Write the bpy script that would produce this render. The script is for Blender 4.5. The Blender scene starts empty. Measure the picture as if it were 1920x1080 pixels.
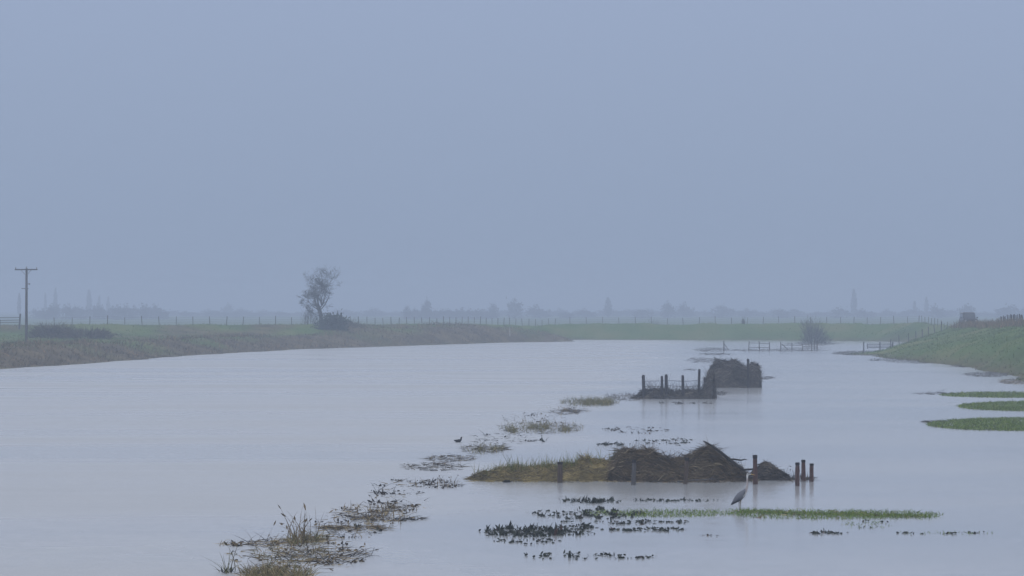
import bpy, math, random
import numpy as np
from mathutils import Vector, Matrix, noise as mnoise

R = math.radians
S = bpy.context.scene
COL = S.collection

# ------------------------------------------------------------------ camera
F, CX, HY, H = 6000.0, 960.0, 575.0, 5.2      # focal length in photo pixels, principal column, horizon row, eye height
cam = bpy.data.cameras.new("camera")
cam.sensor_width = 36.0
cam.lens = F / 1920.0 * 36.0
cam.shift_y = (HY - 540.0) / 1920.0
cam.clip_start, cam.clip_end = 0.5, 9000.0
cam_o = bpy.data.objects.new("camera", cam)
COL.objects.link(cam_o)
cam_o.location = (0, 0, H)
cam_o.rotation_euler = (R(90), 0, 0)
S.camera = cam_o

# ------------------------------------------------------------------ sky, sun, exposure
SUN_EL, SUN_ROT = R(42), R(200)
w = bpy.data.worlds.new("World"); S.world = w; w.use_nodes = True
nt = w.node_tree; nt.nodes.clear()
N = nt.nodes.new; L = nt.links.new
out = N("ShaderNodeOutputWorld")
sky = N("ShaderNodeTexSky"); sky.sky_type = 'NISHITA'; sky.sun_disc = False
sky.sun_elevation, sky.sun_rotation = SUN_EL, SUN_ROT
sky.air_density, sky.dust_density, sky.ozone_density = 1.0, 4.0, 2.0
bg1 = N("ShaderNodeBackground"); bg1.inputs[1].default_value = 0.05
L(sky.outputs[0], bg1.inputs[0])
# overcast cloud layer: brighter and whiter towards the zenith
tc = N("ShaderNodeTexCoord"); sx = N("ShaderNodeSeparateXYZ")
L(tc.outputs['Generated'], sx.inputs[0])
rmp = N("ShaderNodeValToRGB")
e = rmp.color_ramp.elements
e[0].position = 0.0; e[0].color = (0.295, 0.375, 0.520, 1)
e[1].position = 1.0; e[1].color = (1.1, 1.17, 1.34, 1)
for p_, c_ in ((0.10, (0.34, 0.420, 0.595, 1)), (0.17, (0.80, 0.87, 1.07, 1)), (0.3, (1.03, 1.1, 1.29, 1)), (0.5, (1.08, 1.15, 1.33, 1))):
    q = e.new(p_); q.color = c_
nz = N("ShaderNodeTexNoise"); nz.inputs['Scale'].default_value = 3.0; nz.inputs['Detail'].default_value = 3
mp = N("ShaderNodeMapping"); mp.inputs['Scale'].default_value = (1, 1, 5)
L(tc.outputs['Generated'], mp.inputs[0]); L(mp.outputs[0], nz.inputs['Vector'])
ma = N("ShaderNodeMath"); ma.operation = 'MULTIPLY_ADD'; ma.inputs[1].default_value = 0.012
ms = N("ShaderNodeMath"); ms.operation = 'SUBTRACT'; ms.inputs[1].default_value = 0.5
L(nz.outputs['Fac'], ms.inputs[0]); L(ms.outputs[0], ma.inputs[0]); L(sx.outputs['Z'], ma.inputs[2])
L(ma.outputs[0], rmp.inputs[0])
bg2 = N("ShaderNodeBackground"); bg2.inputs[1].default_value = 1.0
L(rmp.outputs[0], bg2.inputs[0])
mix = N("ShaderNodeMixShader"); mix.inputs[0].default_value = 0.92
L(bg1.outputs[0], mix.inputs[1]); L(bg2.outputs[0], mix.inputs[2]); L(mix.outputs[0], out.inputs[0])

sun = bpy.data.lights.new("sun", 'SUN'); sun.energy = 0.5; sun.angle = R(25); sun.color = (1.0, 0.97, 0.93)
sun_o = bpy.data.objects.new("sun", sun); COL.objects.link(sun_o)
sd = Vector((math.sin(SUN_ROT) * math.cos(SUN_EL), math.cos(SUN_ROT) * math.cos(SUN_EL), math.sin(SUN_EL)))
sun_o.rotation_euler = sd.to_track_quat('Z', 'Y').to_euler()
sun_o.location = sd * 50

S.view_settings.view_transform = 'Standard'; S.view_settings.look = 'None'
S.view_settings.exposure = 0.0; S.view_settings.gamma = 1.0; S.view_settings.use_curve_mapping = False
S.cycles.max_bounces = 6; S.cycles.volume_bounces = 0; S.cycles.diffuse_bounces = 2
S.cycles.glossy_bounces = 3; S.cycles.use_denoising = True
S.cycles.sample_clamp_indirect = 4.0

FOG = 0.00135
FOG_COL = (0.615, 0.715, 0.85, 1)

# ------------------------------------------------------------------ helpers
def W(px, py, z=0.0, d=None):
    """the point of the place that the photograph shows at (px, py), on the level z or at the distance d"""
    if d is None:
        d = F * (H - z) / (py - HY)
    else:
        z = H - (py - HY) * d / F
    return np.array(((px - CX) * d / F, d, z))

def DIST(py, z=0.0): return F * (H - z) / (py - HY)

def rng_(seed): return np.random.default_rng(seed)

def tag(o, label=None, cat=None, group=None, kind=None):
    if label: o['label'] = label
    if cat: o['category'] = cat
    if group: o['group'] = group
    if kind: o['kind'] = kind
    return o

def empty(name, loc, label=None, cat=None, group=None, rz=0.0):
    o = bpy.data.objects.new(name, None); COL.objects.link(o)
    o.empty_display_size = 0.2
    o.location = [float(v) for v in loc]; o.rotation_euler = (0, 0, rz)
    return tag(o, label, cat, group)

class MB:
    """collects vertices, faces and a per-vertex tint; build() links ONE mesh object"""
    def __init__(s): s.v, s.f, s.t, s.n = [], [], [], 0
    def add(s, v, f, tint=0.5):
        v = np.asarray(v, float).reshape(-1, 3)
        if np.isscalar(tint): tint = np.full(len(v), float(tint))
        s.v.append(v); s.t.append(np.asarray(tint, float))
        for q in f: s.f.append((np.asarray(q) + s.n))
        s.n += len(v)
    def box(s, c, size, rz=0.0, ry=0.0, rx=0.0, tint=0.5, taper=1.0):
        hx, hy, hz = [k / 2 for k in size]
        pts = []
        for z, k in ((-hz, 1.0), (hz, taper)):
            for x, y in ((-hx, -hy), (hx, -hy), (hx, hy), (-hx, hy)): pts.append((x * k, y * k, z))
        M = Matrix.Rotation(rz, 3, 'Z') @ Matrix.Rotation(ry, 3, 'Y') @ Matrix.Rotation(rx, 3, 'X')
        v = np.array([tuple(M @ Vector(p)) for p in pts]) + np.asarray(c, float)
        s.add(v, [(0, 3, 2, 1), (4, 5, 6, 7), (0, 1, 5, 4), (1, 2, 6, 5), (2, 3, 7, 6), (3, 0, 4, 7)], tint)
    def tube(s, pts, radii, n=6, tint=0.5, cap=True, flat=1.0):
        pts = np.asarray(pts, float); k = len(pts)
        vv = []
        for i in range(k):
            a = pts[max(i - 1, 0)]; b = pts[min(i + 1, k - 1)]
            t = b - a; t = t / (np.linalg.norm(t) + 1e-9)
            u = np.cross(t, (0.0, 1.0, 0.0) if abs(t[1]) < 0.9 else (1.0, 0.0, 0.0)); u /= np.linalg.norm(u) + 1e-9
            w_ = np.cross(t, u)
            for j in range(n):
                an = 2 * math.pi * j / n
                vv.append(pts[i] + radii[i] * (math.cos(an) * u + flat * math.sin(an) * w_))
        f = [(i * n + j, i * n + (j + 1) % n, (i + 1) * n + (j + 1) % n, (i + 1) * n + j) for i in range(k - 1) for j in range(n)]
        if cap:
            f.append(tuple(range(n))[::-1]); f.append(tuple((k - 1) * n + j for j in range(n)))
        s.add(vv, f, tint)
    def blades(s, P, D, Ln, Wd, bend=None, seg=3, tint=None, leaf=False, r=None):
        """tapered curved strips: base P, unit direction D, length Ln, width Wd, bend vector"""
        n = len(P)
        if n == 0: return
        P = np.asarray(P, float); D = np.asarray(D, float)
        D = D / (np.linalg.norm(D, axis=1, keepdims=True) + 1e-9)
        Ln = np.broadcast_to(np.asarray(Ln, float), (n,)); Wd = np.broadcast_to(np.asarray(Wd, float), (n,))
        r = r or rng_(n)
        if bend is None: bend = np.zeros((n, 3))
        A = r.normal(size=(n, 3)); A[:, 1] *= 0.35      # strips mostly broadside on to the open water
        side = A - (A * D).sum(1, keepdims=True) * D
        side /= np.linalg.norm(side, axis=1, keepdims=True) + 1e-9
        if tint is None: tint = r.random(n)
        rows = seg + 1
        V = np.zeros((n, rows * 2, 3))
        for i in range(rows):
            t = i / seg
            c = P + D * (Ln * t)[:, None] + bend * (Ln * t * t)[:, None]
            k = (math.sin(math.pi * (0.12 + 0.86 * t)) if leaf else (1 - 0.9 * t ** 1.6)) * 0.5
            V[:, 2 * i] = c - side * (Wd * k)[:, None]
            V[:, 2 * i + 1] = c + side * (Wd * k)[:, None]
        base = (np.arange(n) * rows * 2)[:, None]
        q = np.concatenate([base + np.array([[2 * i, 2 * i + 1, 2 * i + 3, 2 * i + 2]]) for i in range(seg)], 0) + s.n
        s.v.append(V.reshape(-1, 3)); s.t.append(np.repeat(tint, rows * 2)); s.f.append(('q', q)); s.n += n * rows * 2
    def build(s, name, mat, parent=None, smooth=False, col=None):
        V = np.concatenate(s.v) if s.v else np.zeros((0, 3))
        if parent is not None: V = V - np.array(parent_world(parent))
        lens, idx = [], []
        for f in s.f:
            if isinstance(f, tuple) and isinstance(f[0], str):
                idx.append(f[1].reshape(-1)); lens.append(np.full(len(f[1]), 4))
            else:
                idx.append(np.asarray(f)); lens.append(np.array([len(f)]))
        idx = np.concatenate(idx).astype(np.int32); lens = np.concatenate(lens).astype(np.int32)
        me = bpy.data.meshes.new(name)
        me.vertices.add(len(V)); me.vertices.foreach_set('co', V.astype(np.float32).reshape(-1))
        me.loops.add(len(idx)); me.loops.foreach_set('vertex_index', idx)
        me.polygons.add(len(lens))
        st = np.concatenate([[0], np.cumsum(lens)[:-1]]).astype(np.int32)
        me.polygons.foreach_set('loop_start', st); me.polygons.foreach_set('loop_total', lens)
        me.polygons.foreach_set('use_smooth', np.full(len(lens), smooth))
        at = me.attributes.new('tint', 'FLOAT', 'POINT')
        at.data.foreach_set('value', np.concatenate(s.t).astype(np.float32))
        me.update(calc_edges=True)
        for m in (mat if isinstance(mat, (list, tuple)) else [mat]): me.materials.append(m)
        o = bpy.data.objects.new(name, me); COL.objects.link(o)
        if parent is not None: o.parent = parent
        return o

def parent_world(o):
    p = Vector(o.location)
    while o.parent is not None:
        o = o.parent; p = p + Vector(o.location)
    return tuple(p)

def fbm(x, y, sc, seed=0.0, oct_=3):
    return mnoise.fractal(Vector((x / sc + seed, y / sc - seed, seed * 0.7)), 1.0, 2.0, oct_)

def fbm_arr(X, Y, sx_, sy_, seed=0.0, oct_=3):
    return np.array([mnoise.fractal(Vector((a / sx_ + seed, b / sy_ - seed, seed * .7)), 1.0, 2.0, oct_) for a, b in zip(X, Y)])

# ------------------------------------------------------------------ materials
def tint_mat(name, stops, rough=0.85, nscale=3.0, namp=0.35, spec=0.15, transl=0.0):
    """colour picked by the per-strand tint, broken up by a noise in the place's own coordinates"""
    m = bpy.data.materials.new(name); m.use_nodes = True
    t = m.node_tree; b = t.nodes['Principled BSDF']
    a = t.nodes.new('ShaderNodeAttribute'); a.attribute_name = 'tint'
    r = t.nodes.new('ShaderNodeValToRGB'); el = r.color_ramp.elements
    el[0].position = stops[0][0]; el[0].color = (*stops[0][1], 1)
    el[1].position = stops[-1][0]; el[1].color = (*stops[-1][1], 1)
    for p, c in stops[1:-1]: el.new(p).color = (*c, 1)
    g = t.nodes.new('ShaderNodeNewGeometry'); n = t.nodes.new('ShaderNodeTexNoise')
    n.inputs['Scale'].default_value = nscale; n.inputs['Detail'].default_value = 4
    t.links.new(g.outputs['Position'], n.inputs['Vector'])
    k = t.nodes.new('ShaderNodeMath'); k.operation = 'MULTIPLY_ADD'; k.inputs[1].default_value = namp; k.inputs[2].default_value = -namp / 2
    t.links.new(n.outputs['Fac'], k.inputs[0])
    ad = t.nodes.new('ShaderNodeMath'); ad.operation = 'ADD'; ad.use_clamp = True
    t.links.new(a.outputs['Fac'], ad.inputs[0]); t.links.new(k.outputs[0], ad.inputs[1])
    t.links.new(ad.outputs[0], r.inputs[0]); t.links.new(r.outputs[0], b.inputs['Base Color'])
    b.inputs['Roughness'].default_value = rough
    b.inputs['Specular IOR Level'].default_value = spec
    return m

M = {}
M['dead_reed'] = tint_mat('dead_reed', [(0, (.05, .036, .02)), (.35, (.15, .11, .058)), (.7, (.27, .21, .11)), (1, (.38, .31, .18))])
M['olive_reed'] = tint_mat('olive_reed', [(0, (.05, .045, .022)), (.4, (.12, .12, .045)), (.75, (.2, .17, .08)), (1, (.28, .22, .12))])
M['green_yellow'] = tint_mat('green_yellow_grass', [(0, (.045, .06, .015)), (.4, (.10, .125, .03)), (.7, (.2, .17, .06)), (1, (.30, .23, .10))])
M['bank_straw'] = tint_mat('yellowed_straw', [(0, (.05, .04, .02)), (.35, (.14, .11, .045)), (.65, (.24, .19, .08)), (1, (.40, .32, .15))])
M['straw'] = tint_mat('brown_straw', [(0, (.018, .013, .008)), (.35, (.056, .040, .023)), (.65, (.115, .085, .048)), (.88, (.19, .15, .09)), (1, (.30, .25, .16))])
M['dark_straw'] = tint_mat('dark_straw', [(0, (.02, .017, .015)), (.45, (.055, .047, .041)), (.8, (.11, .094, .076)), (1, (.19, .16, .12))])
M['twig'] = tint_mat('dark_twig', [(0, (.012, .011, .010)), (.6, (.03, .024, .02)), (1, (.075, .055, .04))])
M['bark'] = tint_mat('bark', [(0, (.018, .017, .016)), (.6, (.04, .037, .032)), (1, (.07, .065, .055))])
M['dock'] = tint_mat('dark_weed_leaf', [(0, (.005, .008, .006)), (.6, (.011, .018, .010)), (.85, (.024, .028, .014)), (1, (.05, .024, .02))], rough=.6, spec=.3)
M['grass'] = tint_mat('flooded_grass', [(0, (.035, .055, .010)), (.4, (.085, .14, .020)), (.8, (.15, .22, .035)), (1, (.24, .24, .08))])
M['bank_grass'] = tint_mat('bank_grass', [(0, (.035, .055, .014)), (.5, (.07, .115, .022)), (.85, (.11, .15, .035)), (1, (.2, .18, .07))], nscale=.25, namp=.7)
M['bank_dead'] = tint_mat('dead_bank_stalks', [(0, (.028, .022, .014)), (.4, (.085, .066, .038)), (.75, (.16, .125, .07)), (1, (.26, .17, .09))], nscale=.3, namp=.6)
M['bush'] = tint_mat('evergreen_leaf', [(0, (.01, .016, .01)), (.6, (.022, .035, .018)), (1, (.04, .055, .03))])
M['bramble'] = tint_mat('bramble', [(0, (.02, .017, .015)), (.6, (.062, .05, .038)), (1, (.13, .095, .06))])
M['far_tree'] = tint_mat('far_twigs', [(0, (.015, .017, .016)), (1, (.035, .035, .03))])

def wood_mat(name, c0, c1, scale=(30, 30, 3)):
    m = bpy.data.materials.new(name); m.use_nodes = True
    t = m.node_tree; b = t.nodes['Principled BSDF']
    tc_ = t.nodes.new('ShaderNodeTexCoord'); mp_ = t.nodes.new('ShaderNodeMapping'); mp_.inputs['Scale'].default_value = scale
    n = t.nodes.new('ShaderNodeTexNoise'); n.inputs['Scale'].default_value = 1.0; n.inputs['Detail'].default_value = 5
    r = t.nodes.new('ShaderNodeValToRGB'); r.color_ramp.elements[0].color = (*c0, 1); r.color_ramp.elements[1].color = (*c1, 1)
    r.color_ramp.elements[0].position = .3; r.color_ramp.elements[1].position = .7
    t.links.new(tc_.outputs['Object'], mp_.inputs[0]); t.links.new(mp_.outputs[0], n.inputs['Vector'])
    t.links.new(n.outputs['Fac'], r.inputs[0]); t.links.new(r.outputs[0], b.inputs['Base Color'])
    bp = t.nodes.new('ShaderNodeBump'); bp.inputs['Strength'].default_value = .4; bp.inputs['Distance'].default_value = .01
    t.links.new(n.outputs['Fac'], bp.inputs['Height']); t.links.new(bp.outputs[0], b.inputs['Normal'])
    b.inputs['Roughness'].default_value = .85; b.inputs['Specular IOR Level'].default_value = .2
    return m
M['red_post'] = wood_mat('wet_reddish_wood', (.028, .015, .012), (.088, .044, .035))
M['brown_post'] = wood_mat('brown_wood', (.03, .022, .017), (.085, .06, .045))
M['post_top'] = wood_mat('dark_wet_wood', (.008, .007, .007), (.02, .016, .015))
M['grey_post'] = wood_mat('weathered_wood', (.035, .033, .034), (.09, .085, .085))
M['dark_post'] = wood_mat('dark_wood', (.012, .011, .014), (.035, .03, .032))
M['pale_post'] = wood_mat('pale_post', (.3, .3, .3), (.5, .5, .48))

def plain(name, c, rough=.5, metal=0.0, spec=.4):
    m = bpy.data.materials.new(name); m.use_nodes = True
    t = m.node_tree; b = t.nodes['Principled BSDF']
    n = t.nodes.new('ShaderNodeTexNoise'); n.inputs['Scale'].default_value = 12; n.inputs['Detail'].default_value = 4
    r = t.nodes.new('ShaderNodeValToRGB')
    r.color_ramp.elements[0].color = (c[0] * .75, c[1] * .75, c[2] * .75, 1); r.color_ramp.elements[1].color = (c[0] * 1.2, c[1] * 1.2, c[2] * 1.2, 1)
    tc_ = t.nodes.new('ShaderNodeTexCoord')
    t.links.new(tc_.outputs['Object'], n.inputs['Vector']); t.links.new(n.outputs['Fac'], r.inputs[0]); t.links.new(r.outputs[0], b.inputs['Base Color'])
    b.inputs['Roughness'].default_value = rough; b.inputs['Metallic'].default_value = metal; b.inputs['Specular IOR Level'].default_value = spec
    return m
M['wire'] = plain('galvanised_wire', (.10, .10, .105), .5, .6)
M['car_paint'] = plain('dark_car_paint', (.02, .02, .026), .35)
M['glass'] = plain('car_glass', (.05, .055, .065), .12)
M['tyre'] = plain('tyre_rubber', (.012, .012, .012), .9)
M['rim'] = plain('steel_rim', (.25, .25, .26), .4, .8)
M['lamp'] = plain('headlamp_glass', (.4, .4, .42), .15)
M['steel'] = plain('gate_steel', (.09, .09, .095), .6, .4)
M['insul'] = plain('insulator', (.12, .10, .09), .4)

# ------------------------------------------------------------------ haze (air)
hb = MB()
x0, x1, y0, y1, z0, z1 = -3100, 3100, -160, 3150, -3.0, 14.0
hb.add([(x0, y0, z0), (x1, y0, z0), (x1, y1, z0), (x0, y1, z0), (x0, y0, z1), (x1, y0, z1), (x1, y1, z1), (x0, y1, z1)],
       [(0, 3, 2, 1), (4, 5, 6, 7), (0, 1, 5, 4), (1, 2, 6, 5), (2, 3, 7, 6), (3, 0, 4, 7)])
mh = bpy.data.materials.new('haze_air'); mh.use_nodes = True
t = mh.node_tree; t.nodes.clear()
mo = t.nodes.new('ShaderNodeOutputMaterial'); pv = t.nodes.new('ShaderNodeVolumePrincipled')
pv.inputs['Color'].default_value = FOG_COL; pv.inputs['Density'].default_value = FOG; pv.inputs['Anisotropy'].default_value = 0.0
t.links.new(pv.outputs[0], mo.inputs['Volume'])
tag(hb.build('haze', mh), kind='stuff', label='pale blue winter mist lying over the flooded land')

# ------------------------------------------------------------------ land and water
SHORE = [(-52, -130), (-50, 0), (-47, 150), (-44.5, 240), (-42.7, 267), (-38.4, 291), (-34.5, 339), (-26, 390), (-11.5, 433), (0, 466), (9.6, 479),
         (4, 490), (6.7, 503), (20, 501), (36, 495.5), (50, 489), (59, 476), (60, 450), (52, 415), (47, 392), (41, 362), (36, 350), (39, 341),
         (37.0, 324), (38, 309), (39, 281), (38.5, 254), (35.9, 224), (34, 180), (31, 120), (30, 60), (30, -130)]
N_LEFT = 11      # the first segments are the pasture side
CREST = [(-400, 395, 2.86), (-60, 405, 2.86), (-25, 432, 2.80), (-11, 465, 2.62), (0, 496, 2.45), (7, 512, 2.38), (20, 511, 2.40), (36, 506, 2.50), (50, 500, 2.58),
         (62, 488, 2.66), (63.5, 460, 2.66), (60, 420, 2.72), (55, 382, 2.88), (52.8, 340, 3.25), (51.5, 310, 3.55), (48, 270, 3.7), (46, 224, 3.7), (45, 60, 3.7), (45, -130, 3.7)]
SH = np.array(SHORE, float); CR = np.array(CREST, float)

def seg_dist(X, Y, A, B):
    """distance of each point to each segment and the parameter on it"""
    ax, ay = A[:, 0][None], A[:, 1][None]; bx, by = B[:, 0][None], B[:, 1][None]
    dx, dy = bx - ax, by - ay
    tt = np.clip(((X[:, None] - ax) * dx + (Y[:, None] - ay) * dy) / (dx * dx + dy * dy), 0, 1)
    return np.hypot(X[:, None] - ax - tt * dx, Y[:, None] - ay - tt * dy), tt

def sstep(a, b, v):
    q = np.clip((v - a) / (b - a), 0, 1); return q * q * (3 - 2 * q)

def land(X, Y, detail=True):
    """height of the ground, signed distance from the waterline (positive on land), pasture weight"""
    X = np.asarray(X, float); Y = np.asarray(Y, float)
    ds, ts = seg_dist(X, Y, SH[:-1], SH[1:])
    k = ds.argmin(1); s = ds.min(1)
    inside = np.zeros(len(X), bool)
    P = np.vstack([SH, [(30, -5000)], [(-52, -5000)]])
    for i in range(len(P)):
        (ax, ay), (bx, by) = P[i], P[(i + 1) % len(P)]
        c = ((ay > Y) != (by > Y))
        with np.errstate(divide='ignore', invalid='ignore'):
            inside ^= c & (X < (bx - ax) * (Y - ay) / (by - ay + 1e-12) + ax)
    s = np.where(inside, -s, s)
    near = (np.abs(s) < 60) & (Y < 560)
    nz_ = np.zeros(len(X)); nb = np.zeros(len(X))
    if detail:
        nz_[near] = fbm_arr(X[near], Y[near], 5, 9, 3.1, 3)
        nb[near] = fbm_arr(X[near], Y[near], 1.6, 2.2, 7.7, 3)
    s = s + nz_ * np.where(X > 12, 1.5, .8)
    dc, tcx = seg_dist(X, Y, CR[:-1, :2], CR[1:, :2])
    kc = dc.argmin(1); ii = np.arange(len(X)); d = dc[ii, kc]; tq = tcx[ii, kc]
    cz = CR[kc, 2] * (1 - tq) + CR[kc + 1, 2] * tq
    left = (k < N_LEFT - 1) & (s > 0)
    yc = np.interp(X, CR[:11, 0], CR[:11, 1])
    behind = np.where(X < 62, sstep(-2, 10, Y - yc), sstep(-2, 10, X - 62))
    behind = np.where((Y < 485) & (X > 30), sstep(-1, 8, X - np.interp(Y, CR[9:, 1][::-1], CR[9:, 0][::-1])), behind)
    base_l = 0.5 * sstep(0, 1.2, s) + 1.0 * sstep(0.6, 6.5, s) + 0.15 * sstep(6, 40, s)
    base_r = 0.12 * sstep(0, 1.0, s) + 0.35 * sstep(1, 9, s)
    base = np.where(left, base_l, base_r)
    base = base * (1 - behind) + 0.35 * behind
    slope = np.where(left, 0.11, np.where(Y < 455, .235, .30))
    lev = cz - np.maximum(0, d - 1.0) * np.where(behind > .5, .3, slope)
    z = np.maximum(base, np.minimum(lev, cz))
    k_ = sstep(0.0, 3.0, s)
    z = np.where(s > 0, base * 0 + z * np.where(left, sstep(-.3, 2.0, s) * .6 + .4 * sstep(0, 6, s), k_ * .75 + .25 * sstep(0, 8, s)), z)
    z = z + nb * 0.10 * sstep(0, 3, s) + nz_ * np.where(X > 12, .26, .14) * sstep(1, 8, s)
    z = np.where(s <= 0, np.maximum(-1.4, 0.35 * s - 0.02), z + 0.015)
    return z, s, left

def axis(lo, hi, step, far_lo, far_hi, g=1.35):
    c = list(np.arange(lo, hi + 1e-6, step)); a, st = lo, step
    l = []
    while a > far_lo: st *= g; a -= st; l.append(max(a, far_lo))
    a, st = hi, step; r = []
    while a < far_hi: st *= g; a += st; r.append(min(a, far_hi))
    return np.array(l[::-1] + c + r)
gx = axis(-95, 95, 1.0, -3000, 3000); gy = axis(200, 545, 1.5, -130, 3000)
XX, YY = np.meshgrid(gx, gy); nx, ny = len(gx), len(gy)
zz, ss, ll = land(XX.ravel(), YY.ravel())
mott = np.zeros(len(zz)); nr_ = (np.abs(ss) < 60) & (YY.ravel() < 560) & (YY.ravel() > 190); mott[nr_] = fbm_arr(XX.ravel()[nr_], YY.ravel()[nr_], 7, 14, 5.5, 3)
brown = np.where(ll, np.clip(.28 + mott * 1.3, 0, .85) + 1 - sstep(2.5, 9, ss + 2.5 * np.sin(XX.ravel() * .31) + 1.5 * np.sin(YY.ravel() * .23)), (1 - sstep(.3, 2.0, ss)) * .8)
gb = MB()
i0 = (np.arange(ny - 1)[:, None] * nx + np.arange(nx - 1)[None]).ravel()
gb.v.append(np.column_stack([XX.ravel(), YY.ravel(), zz])); gb.t.append(np.clip(brown, 0, 1)); gb.n = len(zz)
gb.f.append(('q', np.column_stack([i0, i0 + 1, i0 + 1 + nx, i0 + nx])))
m = bpy.data.materials.new('pasture_ground'); m.use_nodes = True
t = m.node_tree; b = t.nodes['Principled BSDF']; b.inputs['Roughness'].default_value = .95; b.inputs['Specular IOR Level'].default_value = .05
g = t.nodes.new('ShaderNodeNewGeometry')
def noise_node(sc, det=5, vec=None):
    n = t.nodes.new('ShaderNodeTexNoise'); n.inputs['Scale'].default_value = sc; n.inputs['Detail'].default_value = det
    t.links.new(vec or g.outputs['Position'], n.inputs['Vector']); return n
def ramp(stops):
    r = t.nodes.new('ShaderNodeValToRGB'); el = r.color_ramp.elements
    el[0].position, el[0].color = stops[0][0], (*stops[0][1], 1); el[1].position, el[1].color = stops[-1][0], (*stops[-1][1], 1)
    for p, c in stops[1:-1]: el.new(p).color = (*c, 1)
    return r
n1, n2 = noise_node(.12), noise_node(.35)
r1 = ramp([(.3, (.045, .075, .018)), (.5, (.07, .118, .026)), (.68, (.12, .135, .045))]); t.links.new(n1.outputs['Fac'], r1.inputs[0])
r2 = ramp([(.3, (.045, .036, .022)), (.5, (.09, .072, .042)), (.7, (.14, .11, .06))]); t.links.new(n2.outputs['Fac'], r2.inputs[0])
at = t.nodes.new('ShaderNodeAttribute'); at.attribute_name = 'tint'
mx = t.nodes.new('ShaderNodeMix'); mx.data_type = 'RGBA'
t.links.new(at.outputs['Fac'], mx.inputs[0]); t.links.new(r1.outputs[0], mx.inputs[6]); t.links.new(r2.outputs[0], mx.inputs[7])
t.links.new(mx.outputs[2], b.inputs['Base Color'])
tag(gb.build('ground', m, smooth=True), kind='structure', label='flat pasture with grassy flood banks')

# water: one level sheet over the river bed and the drowned meadow
wb = MB(); wb.add([(-90, -130, 0), (95, -130, 0), (95, 525, 0), (-90, 525, 0)], [(0, 1, 2, 3)])
m = bpy.data.materials.new('flood_water'); m.use_nodes = True
t = m.node_tree; b = t.nodes['Principled BSDF']
g = t.nodes.new('ShaderNodeNewGeometry')
def vmath(op, a=None, b_=None, sc=None):
    n = t.nodes.new('ShaderNodeVectorMath'); n.operation = op
    for i, q in enumerate((a, b_)):
        if q is None: continue
        if hasattr(q, 'links'): t.links.new(q, n.inputs[i])
        else: n.inputs[i].default_value = q
    if sc is not None:
        if hasattr(sc, 'links'): t.links.new(sc, n.inputs['Scale'])
        else: n.inputs['Scale'].default_value = sc
    return n.outputs[0]
def math_(op, a, b_=0.0, c=0.0, clamp=False):
    n = t.nodes.new('ShaderNodeMath'); n.operation = op; n.use_clamp = clamp
    for i, q in enumerate((a, b_, c)):
        if hasattr(q, 'links'): t.links.new(q, n.inputs[i])
        else: n.inputs[i].default_value = q
    return n.outputs[0]
pos = g.outputs['Position']
fine = noise_node(5.0, 2, vmath('MULTIPLY', pos, (0.8, 1.0, 1.0)))
swell = noise_node(0.9, 2, vmath('MULTIPLY', pos, (0.6, 1.0, 1.0)))
patch = noise_node(1.0, 4, vmath('MULTIPLY', pos, (0.018, 0.075, 0.1)))          # cat's-paws and slicks drawn out across the river
sxyz = t.nodes.new('ShaderNodeSeparateXYZ'); t.links.new(pos, sxyz.inputs[0])
# open river is ruffled, the drowned meadow behind the old bank lies calm
mr = t.nodes.new('ShaderNodeMapRange'); mr.interpolation_type = 'SMOOTHSTEP'
mr.inputs['From Min'].default_value = 6.0; mr.inputs['From Max'].default_value = -6.0; mr.inputs['To Min'].default_value = .35; mr.inputs['To Max'].default_value = 1.0
bend_ = math_('MULTIPLY_ADD', sxyz.outputs['Y'], -0.068, 8.0)      # the old bank runs off to one side with distance
t.links.new(math_('ADD', sxyz.outputs['X'], bend_), mr.inputs['Value'])
pr = t.nodes.new('ShaderNodeMapRange'); pr.inputs['From Min'].default_value = .35; pr.inputs['From Max'].default_value = .65
pr.inputs['To Min'].default_value = .55; pr.inputs['To Max'].default_value = 1.18
t.links.new(patch.outputs['Fac'], pr.inputs['Value'])
amp = math_('MULTIPLY', mr.outputs[0], pr.outputs[0])
v1 = vmath('SCALE', vmath('SUBTRACT', fine.outputs['Color'], (.5, .5, .5)), sc=math_('MULTIPLY', amp, .14))
v2 = vmath('SCALE', vmath('SUBTRACT', swell.outputs['Color'], (.5, .5, .5)), sc=math_('MULTIPLY', amp, .07))
flat_ = vmath('MULTIPLY', vmath('ADD', v1, v2), (1, 1, 0))
nrm = vmath('NORMALIZE', vmath('ADD', flat_, (0, 0, 1)))
t.links.new(nrm, b.inputs['Normal'])
b.inputs['Base Color'].default_value = (.255, .262, .265, 1); b.inputs['IOR'].default_value = 1.333
t.links.new(math_('MULTIPLY_ADD', amp, .26, .085), b.inputs['Roughness']); b.inputs['Specular IOR Level'].default_value = .5
tag(wb.build('water', m), kind='structure', label='calm grey flood water of the river')

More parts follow.
